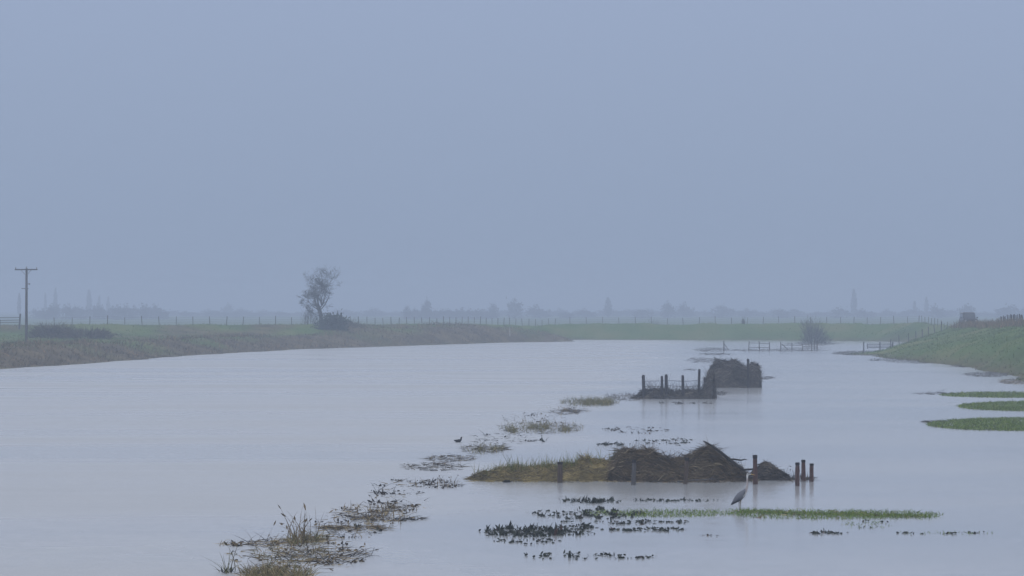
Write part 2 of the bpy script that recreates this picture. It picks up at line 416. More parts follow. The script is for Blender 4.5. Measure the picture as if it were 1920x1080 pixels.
# ------------------------------------------------------------------ bank vegetation (countless)
def in_view(P, margin=1.04): return np.abs(P[:, 0]) < 0.16 * margin * P[:, 1]
def scatter_bank(n, box, cond, seed):
    r = rng_(seed); xs = r.uniform(box[0], box[1], n); ys = r.uniform(box[2], box[3], n)
    z, s, l = land(xs, ys); P = np.column_stack([xs, ys, z])
    keep = cond(s, l, P) & in_view(P); return P[keep], s[keep]
def stand(P, r, lo, hi, wd, lean=.35, drop=.15):
    n = len(P); D = np.column_stack([r.normal(0, lean, n), r.normal(0, lean, n), np.ones(n)])
    Ln = r.uniform(lo, hi, n); B = np.column_stack([r.normal(0, .3, n), r.normal(0, .2, n), -r.uniform(0, drop, n)])
    return D, Ln, r.uniform(.5, 1.2, n) * wd, B
r = rng_(11)
dead, green = MB(), MB()
P, s_ = scatter_bank(60000, (-60, 12, 255, 485), lambda s, l, P: l & (s > .05) & (s < 9 + 3 * np.sin(P[:, 0] * .5)), 1)
D, Ln, Wd, B = stand(P, r, .25, .7, .07, .5, .4)
cl = fbm_arr(P[:, 0], P[:, 1], 2.5, 3.5, 1.7, 2)
dead.blades(P, D, Ln * (1 + .8 * np.clip(cl, -.4, .9)), Wd, B, tint=np.clip(.45 + cl * .45 + r.normal(0, .2, len(P)), 0, 1), r=r)
P, s_ = scatter_bank(30000, (-70, 12, 265, 500), lambda s, l, P: l & (s > 5), 2)
D, Ln, Wd, B = stand(P, r, .1, .3, .07, .6, .3)
green.blades(P, D, Ln, Wd, B, tint=np.clip(r.normal(.5, .2, len(P)), 0, 1), r=r)
P, s_ = scatter_bank(26000, (4, 80, 380, 515), lambda s, l, P: (~l) & (s > .2) & (s < 16), 3)
D, Ln, Wd, B = stand(P, r, .1, .25, .08, .6, .3)
green.blades(P, D, Ln, Wd, B, tint=np.clip(r.normal(.5, .2, len(P)), 0, 1), r=r)
P, s_ = scatter_bank(36000, (30, 70, 200, 400), lambda s, l, P: (~l) & (s > .1) & (s < 18), 4)
D, Ln, Wd, B = stand(P, r, .1, .32, .05, .6, .3)
green.blades(P, D, Ln, Wd, B, tint=np.clip(r.normal(.5, .22, len(P)), 0, 1), r=r)
P, s_ = scatter_bank(16000, (30, 70, 200, 400), lambda s, l, P: (~l) & (s > -.1) & (s < 1.2 + np.sin(P[:, 1] * .4)), 5)
D, Ln, Wd, B = stand(P, r, .1, .35, .05, .7, .5)
dead.blades(P, D, Ln, Wd, B, tint=np.clip(r.normal(.35, .2, len(P)), 0, 1), r=r)
# rusty dead stalks along the top of the bank beside the vehicle
P, s_ = scatter_bank(14000, (44, 59, 255, 390), lambda s, l, P: (np.abs(P[:, 0] - np.interp(P[:, 1], CR[11:, 1][::-1], CR[11:, 0][::-1]) + 1.2) < 1.5) & (P[:, 1] > 285), 6)
D, Ln, Wd, B = stand(P, r, .35, .95, .06, .28, .2)
dead.blades(P, D, Ln, Wd, B, tint=np.clip(r.normal(.6, .2, len(P)), 0, 1), r=r)
tag(green.build('bank_grass', M['bank_grass']), kind='stuff', label='short green grass on the flood banks')
tag(dead.build('dead_bank_vegetation', M['bank_dead']), kind='stuff', label='brown dead stalks along the river banks')

# ------------------------------------------------------------------ posts and fences
def ground_z(x, y): return float(land(np.array([x]), np.array([y]))[0][0])

def post_mb(h, w_, base=(0, 0, 0), lean=(0, 0), below=.5, seed=0, n=7):
    rr = random.Random(seed); mb = MB()
    b_ = np.array(base, float); pts, rad = [], []
    for t_ in (-below / h, 0, .33, .66, .93, 1.0):
        pts.append(b_ + np.array((lean[0] * t_ * h + rr.uniform(-.004, .004), lean[1] * t_ * h, t_ * h)))
        rad.append(w_ / 2 * (1.05 - .08 * t_) * rr.uniform(.96, 1.04))
    rad[-1] *= .86
    mb.tube(pts, rad, n)
    return mb

def stake(px, py_top, py_base, w_px, label, mat, group, lean_px=0.0, d=None, name='wooden_post', cap=True):
    d = d or DIST(py_base); sc = F / d
    x = (px - CX) / sc; h = (py_base - py_top) / sc; w_ = w_px / sc
    o = empty(name, (x, d, 0), label, 'post', group)
    ln = ((lean_px + random.Random(int(px * 3)).uniform(-1.3, 1.3)) / sc / h, 0)
    post_mb(h * .88, w_, (x, d, 0), ln, .6, int(px)).build('shaft', mat, o)
    c = MB(); tx = x + ln[0] * h
    c.tube([(x + ln[0] * h * .88, d, h * .88), (tx, d, h * .98), (tx, d, h)], [w_ * .5, w_ * .52, w_ * .42], 7)
    c.build('weathered_end', M['post_top'], o)
    return o

def along(P0, step):
    """points at even spacing along a polyline of (x, y, z)"""
    P0 = np.array(P0, float); sl = np.r_[0, np.cumsum(np.hypot(*np.diff(P0[:, :2], axis=0).T))]
    u = np.arange(0, sl[-1], step)
    return np.column_stack([np.interp(u, sl, P0[:, k]) for k in range(2)])

def fence(name, pts, label, group=None, h=1.05, w_=.09, wires=3, mat='grey_post', lean=.05, seed=1, skip=0.0):
    rr = random.Random(seed); root = None; tops = []
    for i, (x, y) in enumerate(pts):
        z = ground_z(x, y)
        if root is None: root = empty(name, (x, y, z), label, 'fence', group)
        if rr.random() < skip: continue
        hh = h * rr.uniform(.88, 1.1); lx, ly = rr.gauss(0, lean), rr.gauss(0, lean)
        post_mb(hh, w_ * rr.uniform(.8, 1.15), (x, y, z), (lx, ly), .3, seed * 77 + i, 6).build('post', M[mat], root)
        tops.append((x, y, z, lx, ly))
    for k in range(wires):
        mb = MB(); f = .35 + .28 * k
        mb.tube([(x + lx * h * f, y - .03, z + h * f) for x, y, z, lx, ly in tops], [.006] * len(tops), 4)
        mb.build('wire', M['wire'], root)
    return root

# the long fence on the crest, from the brambles by the pole round to the vehicle
cr = [(x, y + .3) for x, y, z in CREST]
line = along([(-58.0, 405.5), (-25, 432.3), (-11, 465.3), (0, 496.3), (7, 512.3), (20, 511.3), (36, 506.3), (50, 500.3), (62, 488.3), (63.3, 462)], 2.62)
fence('post_and_wire_fence', line, 'long thin post and wire fence along the misty crest of the far flood bank', seed=3, h=1.08)
line2 = along([(54.2, 356), (52.6, 330), (51.8, 312), (50.4, 285)], 1.5)
fence('post_and_wire_fence', line2, 'close-set dark fence posts on the bank top beside the parked vehicle', seed=4, h=1.0, w_=.11, mat='dark_post')
line3 = along([(51.5, 384), (47.0, 376), (43.0, 371)], 2.0)
fence('post_and_wire_fence', line3, 'short fence running down the green bank to the flooded gate', seed=5, h=1.2, w_=.10)

# rail fence by the pole
d = 400.0
def Wd_(px, py, d=d): return W(px, py, d=d)
o = empty('rail_fence', W(36, 609, d=d), 'three-rail wooden fence with stout end post beside the utility pole', 'fence')
zt = W(36, 588, d=d)[2]
for px in (36, 0, -34, -68):
    x = (px - CX) * d / F; z = ground_z(x, d)
    post_mb(max(.9, zt - z) if px == 36 else 1.15, .22 if px == 36 else .13, (x, d, z), (.08 if px == 36 else 0, 0), .4, px).build('post', M['grey_post'], o)
zb = W(36, 609, d=d)[2]
for py in (595, 600, 604):
    mb = MB(); mb.tube([(W(36, py, d=d)[0], d - .1, W(36, py, d=d)[2]), (W(-10, py + 1, d=d)[0], d - .1, W(0, py + 1, d=d)[2]), (W(-68, py + 1.5, d=d)[0], d - .1, W(0, py + 1.5, d=d)[2])], [.045] * 3, 5)
    mb.build('rail', M['grey_post'], o)

# utility pole
d = 330.0; x = (49.5 - CX) * d / F; zb = ground_z(x, d); zt = W(0, 503, d=d)[2]
o = empty('utility_pole', (x, d, zb), 'tall wooden utility pole with single crossarm standing on the pasture bank', 'utility pole')
mb = MB(); mb.tube([(x, d, zb - .8), (x, d, zb), (x, d, zb + 3), (x + .02, d, zt)], [.16, .155, .14, .115], 10); mb.build('pole', M['grey_post'], o, smooth=True)
za = W(0, 505.5, d=d)[2]
mb = MB(); mb.box((x, d - .17, za), (2.35, .11, .13)); mb.build('crossarm', M['grey_post'], o)
for sgn in (-1, 1):
    mb = MB(); mb.tube([(x + sgn * .55, d - .2, za - .02), (x + sgn * .12, d - .14, za - .5)], [.022, .022], 5); mb.build('brace', M['steel'], o)
for dx in (-1.08, 0.0, 1.08):
    mb = MB(); zi = za + .065 if dx else zt
    mb.tube([(x + dx, d - .17 if dx else d, zi - .01), (x + dx, d - .17 if dx else d, zi + .06), (x + dx, d - .17 if dx else d, zi + .13), (x + dx, d - .17 if dx else d, zi + .2)], [.02, .055, .04, .02], 8); mb.build('insulator', M['insul'], o)
zl = W(0, 541, d=d)[2]
mb = MB(); mb.box((x - .12, d - .19, zl), (.72, .08, .07)); mb.build('bracket', M['steel'], o)
mb = MB(); mb.box((x + .3, d, W(0, 532.5, d=d)[2]), (.16, .12, .14)); mb.tube([(x, d, W(0, 532.5, d=d)[2]), (x + .26, d, W(0, 532.5, d=d)[2])], [.03, .03], 5); mb.build('fuse_box', M['steel'], o)

# pale marker pole near the tip of the pasture bank
d = 468.0; x = (956 - CX) * d / F; zb = ground_z(x, d)
o = empty('marker_pole', (x, d, zb), 'slim pale marker pole at the river end of the pasture bank', 'marker pole')
mb = MB(); mb.tube([(x, d, zb - .3), (x, d, W(0, 613, d=d)[2] - .06)], [.055, .045], 7); mb.build('pole', M['pale_post'], o)
mb = MB(); mb.tube([(x, d, W(0, 613, d=d)[2] - .06), (x, d, W(0, 613, d=d)[2])], [.06, .05], 7); mb.build('cap', M['grey_post'], o)

# ------------------------------------------------------------------ trees and bushes
def branch_tree(mb, tw, base, h, rad, spread, seed, levels=5, first=None):
    rr = random.Random(seed)
    def grow(p, dirv, ln, r0, lev):
        nseg = 3 if lev < 3 else 2
        pts, rads = [p.copy()], [r0]
        dv = dirv.copy()
        for i in range(nseg):
            dv = (dv + Vector((rr.gauss(0, .16), rr.gauss(0, .16), rr.gauss(.03, .10))) + Vector(((base[0] - .35 - p.x) * .045, (base[1] - p.y) * .04, 0))).normalized()
            p = p + dv * (ln / nseg); pts.append(p.copy()); rads.append(max(.006, r0 * (1 - .42 * (i + 1) / nseg)))
        (mb if lev < 3 else tw).tube([tuple(q) for q in pts], rads, 6 if lev < 2 else 4 if lev < 3 else 3, tint=rr.random(), cap=False)
        if lev >= levels: return
        kids = (3 if lev < 2 else 3 if lev < 4 else 4)
        for k in range(kids):
            i = rr.randint(1, nseg) if k else nseg
            q = pts[i]
            ax = Vector((rr.gauss(0, 1), rr.gauss(0, 1), rr.gauss(0, .35)))
            nd = (dv * (1 - spread * .5) + ax.normalized() * spread * rr.uniform(.6, 1.1)).normalized()
            grow(q.copy(), nd, ln * rr.uniform(.58, .8), max(.006, rads[i] * rr.uniform(.48, .66)), lev + 1)
    for (off, dv, ln, rd) in first:
        grow(Vector(base) + Vector(off), Vector(dv).normalized(), ln, rd, 0)

# the lone bare tree
d = 436.0; x = (602 - CX) * d / F; zb = ground_z(x, d)
o = empty('bare_tree', (x, d, zb), 'lone tall bare tree with forked trunk on the crest of the pasture bank', 'tree')
tr, tw = MB(), MB()
tr.tube([(x, d, zb - .3), (x + .02, d, zb + .8), (x - .03, d, zb + 1.7)], [.3, .25, .25], 8)
branch_tree(tr, tw, (x, d, zb + 1.6), 8, .2, .66, 44, 6,
            first=[((-.08, 0, 0), (-.17, .05, 1), 2.6, .18), ((.14, 0, 0), (.05, -.04, 1), 2.75, .17), ((-.1, 0, .7), (-1, .2, .7), 1.35, .08), ((-.1, 0, .1), (-.9, -.5, .15), 1.05, .05), ((.1, 0, 1.6), (.6, .3, 1.0), 1.05, .07), ((-.15, 0, 1.2), (-.9, -.3, .9), 1.45, .09), ((.05, 0, 1.6), (.1, .9, .8), 1.5, .09), ((.05, 0, 1.6), (-.2, -.9, .8), 1.5, .09)])
tr.build('trunk', M['bark'], o); tw.build('crown', M['bark'], o)

def twig_bush(name, base, w_, dp, h, n, label, mat, cat='bush', group=None, seed=1, width=.02, leaf=False, stems=7, fan=1.0):
    """stems fanning from the foot, and a loose mass of twigs or leaves in clumps"""
    r = rng_(seed); x, y, z = base
    o = empty(name, base, label, cat, group)
    st = MB()
    for i in range(stems):
        a = r.uniform(-1, 1); q = r.uniform(-1, 1)
        st.tube([(x + a * w_ * .12, y + q * dp * .12, z - .15), (x + a * w_ * .25, y + q * dp * .25, z + h * .4), (x + a * w_ * .42, y + q * dp * .4, z + h * r.uniform(.6, .95))], [.035, .025, .01], 5, tint=r.random())
    st.build('stems', mat if not leaf else M['bark'], o)
    fo = MB(); k = max(8, n // 60)
    c = r.normal(size=(k, 3)); c /= np.linalg.norm(c, axis=1, keepdims=True); c *= r.uniform(.35, .9, (k, 1))
    c[:, 2] = np.abs(c[:, 2])
    idx = r.integers(0, k, n)
    P = c[idx] + r.normal(0, .17, (n, 3)); P[:, 2] = np.abs(P[:, 2])
    P = P * np.array((w_ / 2, dp / 2, h * .9)) + np.array((x, y, z))
    D = (P - np.array((x, y, z - h * .3))) * np.array((fan, fan, 1.0)); D += r.normal(0, .35 * h, (n, 3))
    Ln = r.uniform(.12, .5, n) * (h ** .5) * (.5 if leaf else 1)
    fo.blades(P, D, Ln, r.uniform(.6, 1.4, n) * width, r.normal(0, .2, (n, 3)), seg=2, tint=np.clip(c[idx, 2] * .2 + r.normal(.4, .25, n), 0, 1), leaf=leaf, r=r)
    fo.build('foliage' if leaf else 'twigs', mat, o)
    return o

def bush_at(px, py_base, py_top, w_px, d, *a, **k):
    x = (px - CX) * d / F; z = ground_z(x, d); h = W(px, py_top, d=d)[2] - z; w_ = w_px * d / F
    return twig_bush(k.pop('name', 'bush'), (x, d, z), w_, k.pop('dp', w_ * .7), h, *a, **k)

bush_at(622, 612, 587, 62, 424, 2600, 'dense dark evergreen bush at the foot of the lone tree', M['bush'], name='evergreen_bush', seed=31, width=.16, leaf=True)
bush_at(655, 612, 598, 50, 428, 500, 'low bare shrub trailing off beside the dark evergreen bush', M['bramble'], name='bare_shrub', seed=32, width=.03)
bush_at(580, 612, 574, 44, 440, 650, 'grey bare shrub under the drooping side of the lone tree', M['bark'], name='bare_shrub', seed=33, width=.025)
bush_at(98, 640, 606, 105, 366, 3000, 'dark bramble thicket beside the utility pole', M['bramble'], name='bramble_thicket', seed=34, width=.045)
bush_at(160, 640, 613, 130, 362, 2400, 'lower brown bramble patch next to the dark thicket', M['bramble'], name='bramble_thicket', seed=35, width=.045)
bush_at(1225, 610, 595, 36, 520, 420, 'small round shrub poking above the far bank behind the fence', M['bark'], name='bare_shrub', seed=36, width=.04)
bush_at(1394, 610, 596, 12, 510, 200, 'narrow pointed shrub among the crest fence posts', M['bark'], name='bare_shrub', seed=37, width=.04)

# the bare willow standing in the flood before the far bank
d = DIST(644); x = (1524 - CX) * d / F
twig_bush('bare_willow', (x, d, -.05), 70 * d / F, 4.0, 46 * d / F, 2300, 'hazy bare willow bush standing in the flood before the far bank', M['bark'], seed=43, width=.026, stems=26, fan=1.2)

# ------------------------------------------------------------------ far trees fading in the mist
def far_proto(name, w_, h, seed, spire=False, bare=False):
    r = rng_(seed); o = empty(name, (0, 0, 0)); tk = MB()
    tk.tube([(0, 0, -.5), (0, 0, h * .3), (.05, 0, h * .9)], [.25, .2, .05], 6); tk.build('trunk', M['far_tree'], o)
    fo = MB(); n = 420
    if spire:
        u = r.uniform(.1, 1, n) ; rad = w_ / 2 * np.sin(np.pi * np.clip(u, .02, .98)) ** .7 * (1.15 - u * .6)
        an = r.uniform(0, 2 * np.pi, n); q = np.sqrt(r.random(n))
        P = np.column_stack([rad * q * np.cos(an), rad * q * np.sin(an), u * h]); D = np.column_stack([np.cos(an) * .3, np.sin(an) * .3, np.ones(n)])
    else:
        k = 11; c = r.normal(size=(k, 3)); c /= np.linalg.norm(c, axis=1, keepdims=True); c *= r.uniform(.3, .72, (k, 1))
        idx = r.integers(0, k, n); P = c[idx] + r.normal(0, .2, (n, 3))
        P = P * np.array((w_ / 2, w_ / 2, h * .52)) + np.array((0, 0, h * .45)); P[:, 2] = np.where(P[:, 2] < 0, r.uniform(0, .5 * h, n), P[:, 2]); D = r.normal(size=(n, 3)) + np.array((0, 0, .4))
        lo_ = r.random(n) < .35; a_ = r.uniform(0, 6.28, n); q_ = np.sqrt(r.random(n)) * w_ * .45
        P = np.where(lo_[:, None], np.column_stack([q_ * np.cos(a_), q_ * np.sin(a_), r.uniform(0, .6 * h, n)]), P)
    fo.blades(P, D, r.uniform(.5, 1.1, n), r.uniform(.25, .6, n) * (.6 if bare else 1), r.normal(0, .2, (n, 3)), seg=1, tint=r.random(n), leaf=False, r=r)
    fo.build('crown', M['far_tree'], o)
    return o
PROTO = {k: [far_proto('misty_broadleaf_tree', 6, 6, 50 + i) for i in range(3)] if k == 'b' else [far_proto('misty_poplar', 2.2, 10, 60 + i, True) for i in range(2)] for k in 'bp'}
used = set()
def far_tree(kind, px, py_top, w_px, d, label, group, seed=0):
    rr = random.Random(int(px * 13 + seed)); src = rr.choice(PROTO[kind])
    if src.name in used:
        o = src.copy(); COL.objects.link(o)
        for ch in list(src.children):
            c = ch.copy(); COL.objects.link(c); c.parent = o
    else:
        o = src; used.add(src.name)
    h0, w0 = (6, 6) if kind == 'b' else (10, 2.2)
    z = .35; h = W(px, py_top, d=d)[2] - z
    o.location = ((px - CX) * d / F, d, z); o.scale = (w_px * d / F / w0, w_px * d / F / w0, h / h0); o.rotation_euler = (0, 0, rr.uniform(0, 6.28))
    tag(o, label, 'tree', group)
    return o
rr = random.Random(5)
G1 = 'rounded trees of the misty wood behind the utility pole'
L1 = 'rounded tree crown merged into the grey misty wood behind the utility pole'
for px in range(66, 318, 11):
    far_tree('b', px + rr.uniform(-4, 4), np.interp(px, [60, 110, 140, 190, 230, 275, 300, 325], [576, 567, 571, 570, 569, 565, 570, 590]) + rr.uniform(-1, 3), rr.uniform(20, 32), 1230 + rr.uniform(-40, 60), L1, G1)
far_tree('p', 85, 551, 6, 1720, 'slim spire tree between the utility pole and the tallest spire', 'spire trees')
far_tree('p', 104, 543, 9, 1680, 'tallest spire tree rising from the misty wood nearest the utility pole', 'spire trees')
far_tree('p', 167, 546, 11, 1640, 'broad spire tree standing alone above the middle of the misty wood', 'spire trees')
far_tree('p', 186, 556, 7, 1720, 'thin spire tree just beyond the broad lone spire', 'spire trees')
far_tree('p', 203, 558, 8, 1720, 'last and shortest spire tree above the misty wood', 'spire trees')
far_tree('p', 36, 552, 8, 1450, 'pale spire tree in the mist behind the rail fence post', 'spire trees')
for px, top, wd in ((395, 578, 40), (425, 567, 26), (455, 577, 40), (500, 580, 40)):
    far_tree('b', px, top, wd, 1750, 'ghostly pale tree in the mist between the wood and lone tree', 'ghostly trees before the lone tree')
for px in range(764, 930, 13):
    far_tree('b', px, 577 + rr.uniform(-1, 2), 26, 1260 + rr.uniform(-30, 30), 'tree in the level misty hedgerow beyond the bank past the lone tree', 'trees of the level misty hedgerow')
far_tree('b', 800, 556, 24, 1250, 'taller misty tree standing up out of the level hedgerow', 'misty trees beyond the far bank')
far_tree('b', 763, 570, 16, 1260, 'small misty tree at the start of the level hedgerow', 'misty trees beyond the far bank')
far_tree('b', 925, 565, 22, 1280, 'misty tree at the far end of the level hedgerow', 'misty trees beyond the far bank')
for px, top, wd, lb in ((966, 556, 36, 'broad tall misty tree just past the level hedgerow'), (1010, 571, 52, 'wide low misty tree between two taller ones'), (1062, 583, 34, 'low faint misty shrub-like tree before the slim spire'),
                        (1100, 578, 40, 'round faint misty tree beside the slim spire'), (1205, 578, 44, 'low pale misty tree before the paired crowns'), (1253, 563, 34, 'taller of two paired misty crowns behind the far bank'),
                        (1287, 566, 36, 'rounder of two paired misty crowns behind the far bank'), (1354, 569, 54, 'wide misty tree beyond the flooded fence'), (1398, 578, 34, 'small misty tree beside the wide one beyond the flooded fence'),
                        (1465, 578, 40, 'pale misty tree behind the fence before the willow'), (1572, 574, 44, 'pale misty tree behind the willow bush'), (1622, 578, 40, 'low misty tree at the foot of the pale spire'),
                        (1758, 569, 30, 'misty tree on the skyline near the parked vehicle'), (1812, 568, 40, 'pale misty tree rising behind the parked vehicle'), (1895, 569, 60, 'wide misty tree behind the close-set bank top posts')):
    far_tree('b', px, top, wd, 1340 + rr.uniform(-60, 90), lb, 'misty trees beyond the far bank')
far_tree('p', 1140, 560, 16, 1420, 'slim misty spire tree beyond the middle of the far bank', 'spire trees')
far_tree('p', 1601, 545, 14, 1560, 'tall pale spire tree beyond the willow bush', 'spire trees')
far_tree('p', 1715, 566, 8, 1600, 'thin pale spire, shorter of two near the vehicle', 'spire trees')
far_tree('p', 1737, 559, 10, 1600, 'thin pale spire, taller of two near the vehicle', 'spire trees')

for px in range(330, 1930, 17):
    far_tree('b', px + rr.uniform(-8, 8), 582 + rr.uniform(-5, 5), rr.uniform(30, 48), 1560 + rr.uniform(-80, 120), 'low pale scrub of the far hedges almost lost in the mist', 'low scrub of the far misty hedges')

# ------------------------------------------------------------------ the vehicle on the bank
def vehicle(px, py_top, d, label):
    x = (px - CX) * d / F; zt = W(px, py_top, d=d)[2]; z = zt - 1.85
    o = empty('off_road_vehicle', (x, d, z), label, 'vehicle', rz=0)
    def loft(rings):
        mb = MB(); n = len(rings[0]); V = np.concatenate([np.array(q, float) for q in rings]) + np.array((x, d, z)); f = []
        for i in range(len(rings) - 1):
            for j in range(n): f.append((i * n + j, i * n + (j + 1) % n, (i + 1) * n + (j + 1) % n, (i + 1) * n + j))
        f.append(tuple(range(n))[::-1]); f.append(tuple((len(rings) - 1) * n + j for j in range(n))); mb.add(V, f); return mb
    def rr_(w_, y0, y1, z_, c=.08): return [(-w_ + c, y0, z_), (w_ - c, y0, z_), (w_, y0 + c, z_), (w_, y1 - c, z_), (w_ - c, y1, z_), (-w_ + c, y1, z_), (-w_, y1 - c, z_), (-w_, y0 + c, z_)]
    loft([rr_(.78, -2.1, 2.1, .42), rr_(.86, -2.2, 2.2, .55), rr_(.87, -2.2, 2.2, .95), rr_(.82, -2.12, 2.15, 1.08)]).build('body', M['car_paint'], o, smooth=False)
    loft([rr_(.80, -.95, 2.1, 1.08), rr_(.74, -.62, 2.0, 1.70), rr_(.70, -.5, 1.9, 1.80), rr_(.60, -.35, 1.75, 1.85)]).build('roof', M['car_paint'], o)
    mb = MB(); mb.add(np.array([(-.70, -.925, 1.15), (.70, -.925, 1.15), (.65, -.665, 1.64), (-.65, -.665, 1.64)]) + np.array((x, d, z)), [(0, 1, 2, 3)]); mb.build('windscreen', M['glass'], o)
    for sg in (-1, 1):
        mb = MB(); mb.add(np.array([(sg * .802, -.7, 1.16), (sg * .802, 1.9, 1.16), (sg * .752, 1.85, 1.64), (sg * .752, -.5, 1.64)]) + np.array((x, d, z)), [(0, 1, 2, 3)]); mb.build('side_window', M['glass'], o)
        mb = MB(); mb.tube([(x + sg * .62, d - 2.19, z + .82), (x + sg * .62, d - 2.23, z + .82)], [.12, .1], 10); mb.build('headlight', M['lamp'], o)
        mb = MB(); mb.box((x + sg * .98, d - .75, z + 1.2), (.2, .08, .16)); mb.build('mirror', M['car_paint'], o)
        for yy in (-1.4, 1.4):
            mb = MB(); cx_ = x + sg * .76
            mb.tube([(cx_ - .12, d + yy, z + .37), (cx_ - .1, d + yy, z + .37), (cx_ + .1, d + yy, z + .37), (cx_ + .12, d + yy, z + .37)], [.32, .37, .37, .32], 16)
            wh = mb.build('wheel', M['tyre'], o)
            mb = MB(); mb.tube([(cx_ + sg * .115, d + yy, z + .37), (cx_ + sg * .13, d + yy, z + .37)], [.2, .18], 12); mb.build('rim', M['rim'], wh)
    mb = MB(); mb.box((x, d - 2.24, z + .55), (1.6, .1, .16)); mb.build('bumper', M['steel'], o)
    return o
vehicle(1815.5, 585.5, 393.0, 'dark boxy off-road vehicle parked on the bank top, only its cab showing')

# ------------------------------------------------------------------ heaps of flood wrack
def heap(name, sil, d0, dp, label, mat, nstraw, parts='straw', seed=1, group=None, steep=.62, rough=.12, straw_len=(.15, .5), sw=.018, up=.15, tintc=.45):
    """sil: (px, py) of the outline from end to end; d0 the distance of its front edge, dp its half depth"""
    r = rng_(seed); dc = d0 + dp
    xs = np.array([(p[0] - CX) * dc / F for p in sil]); hs = np.array([max(0, W(0, p[1], d=dc)[2]) for p in sil]) * .93
    nu, nv = 90, 18
    U = np.linspace(xs[0], xs[-1], nu); Hh = np.interp(U, xs, hs)
    ends = np.clip(np.minimum(np.arange(nu), nu - 1 - np.arange(nu)) / 6.0, .25, 1)
    def surf(u, v):
        h = np.interp(u, xs, hs); e_ = np.interp(u, U, ends)
        y = dc + v * dp * e_
        z = h * np.maximum(0, 1 - np.abs(v) ** (1 / (1 - steep) if steep < 1 else 9)) ** .8
        nn = fbm_arr(u, y, .35, .35, seed * 1.3, 3)
        return np.column_stack([u, y + 0 * u, z + nn * rough * np.clip(z / .15, 0, 1) * (1 - .6 * (np.abs(v) < .15)) - .03])
    uu, vv = np.meshgrid(U, np.linspace(-1, 1, nv)); V = surf(uu.ravel(), vv.ravel())
    o = empty(name, ((xs[0] + xs[-1]) / 2, dc, 0), label, 'debris heap', group)
    mb = MB(); i0 = (np.arange(nv - 1)[:, None] * nu + np.arange(nu - 1)[None]).ravel()
    mb.v.append(V); mb.n = len(V); mb.t.append(np.clip(.25 + .5 * fbm_arr(V[:, 0], V[:, 2] * 3, .4, .4, seed, 3), 0, 1))
    mb.f.append(('q', np.column_stack([i0, i0 + 1, i0 + 1 + nu, i0 + nu])))
    mb.build('packed_core', mat, o, smooth=True)
    # loose strands lying over it, combed downhill and along
    u = r.uniform(xs[0], xs[-1], nstraw); v = r.uniform(-1, .45, nstraw)
    P = surf(u, v); Q = surf(np.clip(u + .05, xs[0], xs[-1]), v); T = Q - P; dn = surf(u, np.clip(v - .06, -1, 1)) - P
    T /= np.linalg.norm(T, axis=1, keepdims=True) + 1e-6; dn /= np.linalg.norm(dn, axis=1, keepdims=True) + 1e-6
    D = T * r.choice((-1, 1), nstraw)[:, None] * r.uniform(.3, 1, (nstraw, 1)) + dn * r.uniform(-.1, .8, (nstraw, 1)) + np.array((0, -.12, 1)) * np.abs(r.normal(0, up * .6, (nstraw, 1)))
    P[:, 2] += .02; P[:, 1] -= .02
    st = MB(); tn = np.clip(tintc + .5 * fbm_arr(P[:, 0], P[:, 2], .5, .25, seed + 3, 2) + r.normal(0, .22, nstraw), 0, 1)
    st.blades(P, D, r.uniform(*straw_len, nstraw), r.uniform(.6, 1.3, nstraw) * sw, r.normal(0, .12, (nstraw, 3)) + np.array((0, 0, -.12)), tint=tn, r=r)
    st.build(parts, mat, o)
    return o, surf, xs, hs, dc, r

D0 = DIST(902)
o, surf, xs, hs, dc, r = heap('grassy_debris_bank', [(876, 901), (890, 891), (905, 885), (930, 880), (955, 877), (985, 875), (1020, 874), (1050, 872), (1075, 868), (1095, 858), (1102, 855), (1112, 859), (1130, 862), (1150, 865), (1172, 885), (1185, 900)], D0, 1.0,
                               'low bank of yellowing grass and straw at the open water end of the wrack line', M['bank_straw'], 4600, seed=71, straw_len=(.08, .3), sw=.016, up=.3, tintc=.42)
n = 1000; u = np.r_[r.uniform(xs[1], xs[-3], 350), r.normal((960 - CX) * dc / F, .22, 200), r.normal((1010 - CX) * dc / F, .35, 300), r.normal((1062 - CX) * dc / F, .2, 150)]; u = np.clip(u, xs[0], xs[-3]); v = r.uniform(-.6, .4, n); P = surf(u, v)
gr = MB(); gr.blades(P, np.column_stack([r.normal(0, .3, n), r.normal(0, .2, n), np.ones(n)]), r.uniform(.08, .42, n) * r.choice((.4, .7, 1.1), n), r.uniform(.010, .02, n), r.normal(0, .2, (n, 3)), tint=np.clip(r.normal(.45, .25, n), 0, 1), r=r)
gr.build('grass_blades', M['green_yellow'], o)
def heap_extra(res, n, seed, mat, lo=.12, hi=.35, wd=.012, vr=(-.2, .3)):
    o, surf, xs, hs, dc, _ = res; r = rng_(seed); u = r.uniform(xs[0] + .1, xs[-1] - .1, n); P = surf(u, r.uniform(*vr, n))
    mb = MB(); mb.blades(P, np.column_stack([r.normal(0, .9, n), r.normal(0, .3, n), np.abs(r.normal(.5, .5, n))]), r.uniform(lo, hi, n), wd, r.normal(0, .3, (n, 3)), tint=r.random(n), r=r)
    mb.build('loose_stalks', mat, o)
h2 = heap('straw_heap', [(1132, 893), (1142, 870), (1152, 856), (1162, 848), (1175, 843), (1195, 842), (1215, 843), (1232, 849), (1246, 857), (1258, 862), (1272, 870), (1285, 892)], D0 - .3, 1.15,
          'tangled brown straw heap in the middle of the wrack line', M['straw'], 5200, seed=72)
heap_extra(h2, 170, 5, M['straw'], .12, .45)
h3 = heap('straw_heap', [(1245, 893), (1256, 868), (1268, 858), (1285, 854), (1300, 850), (1312, 842), (1322, 838), (1332, 837), (1345, 846), (1358, 858), (1372, 870), (1385, 880), (1398, 889), (1404, 899)], D0, 1.2,
          'peaked brown straw heap under the broken branch', M['straw'], 5600, seed=73)
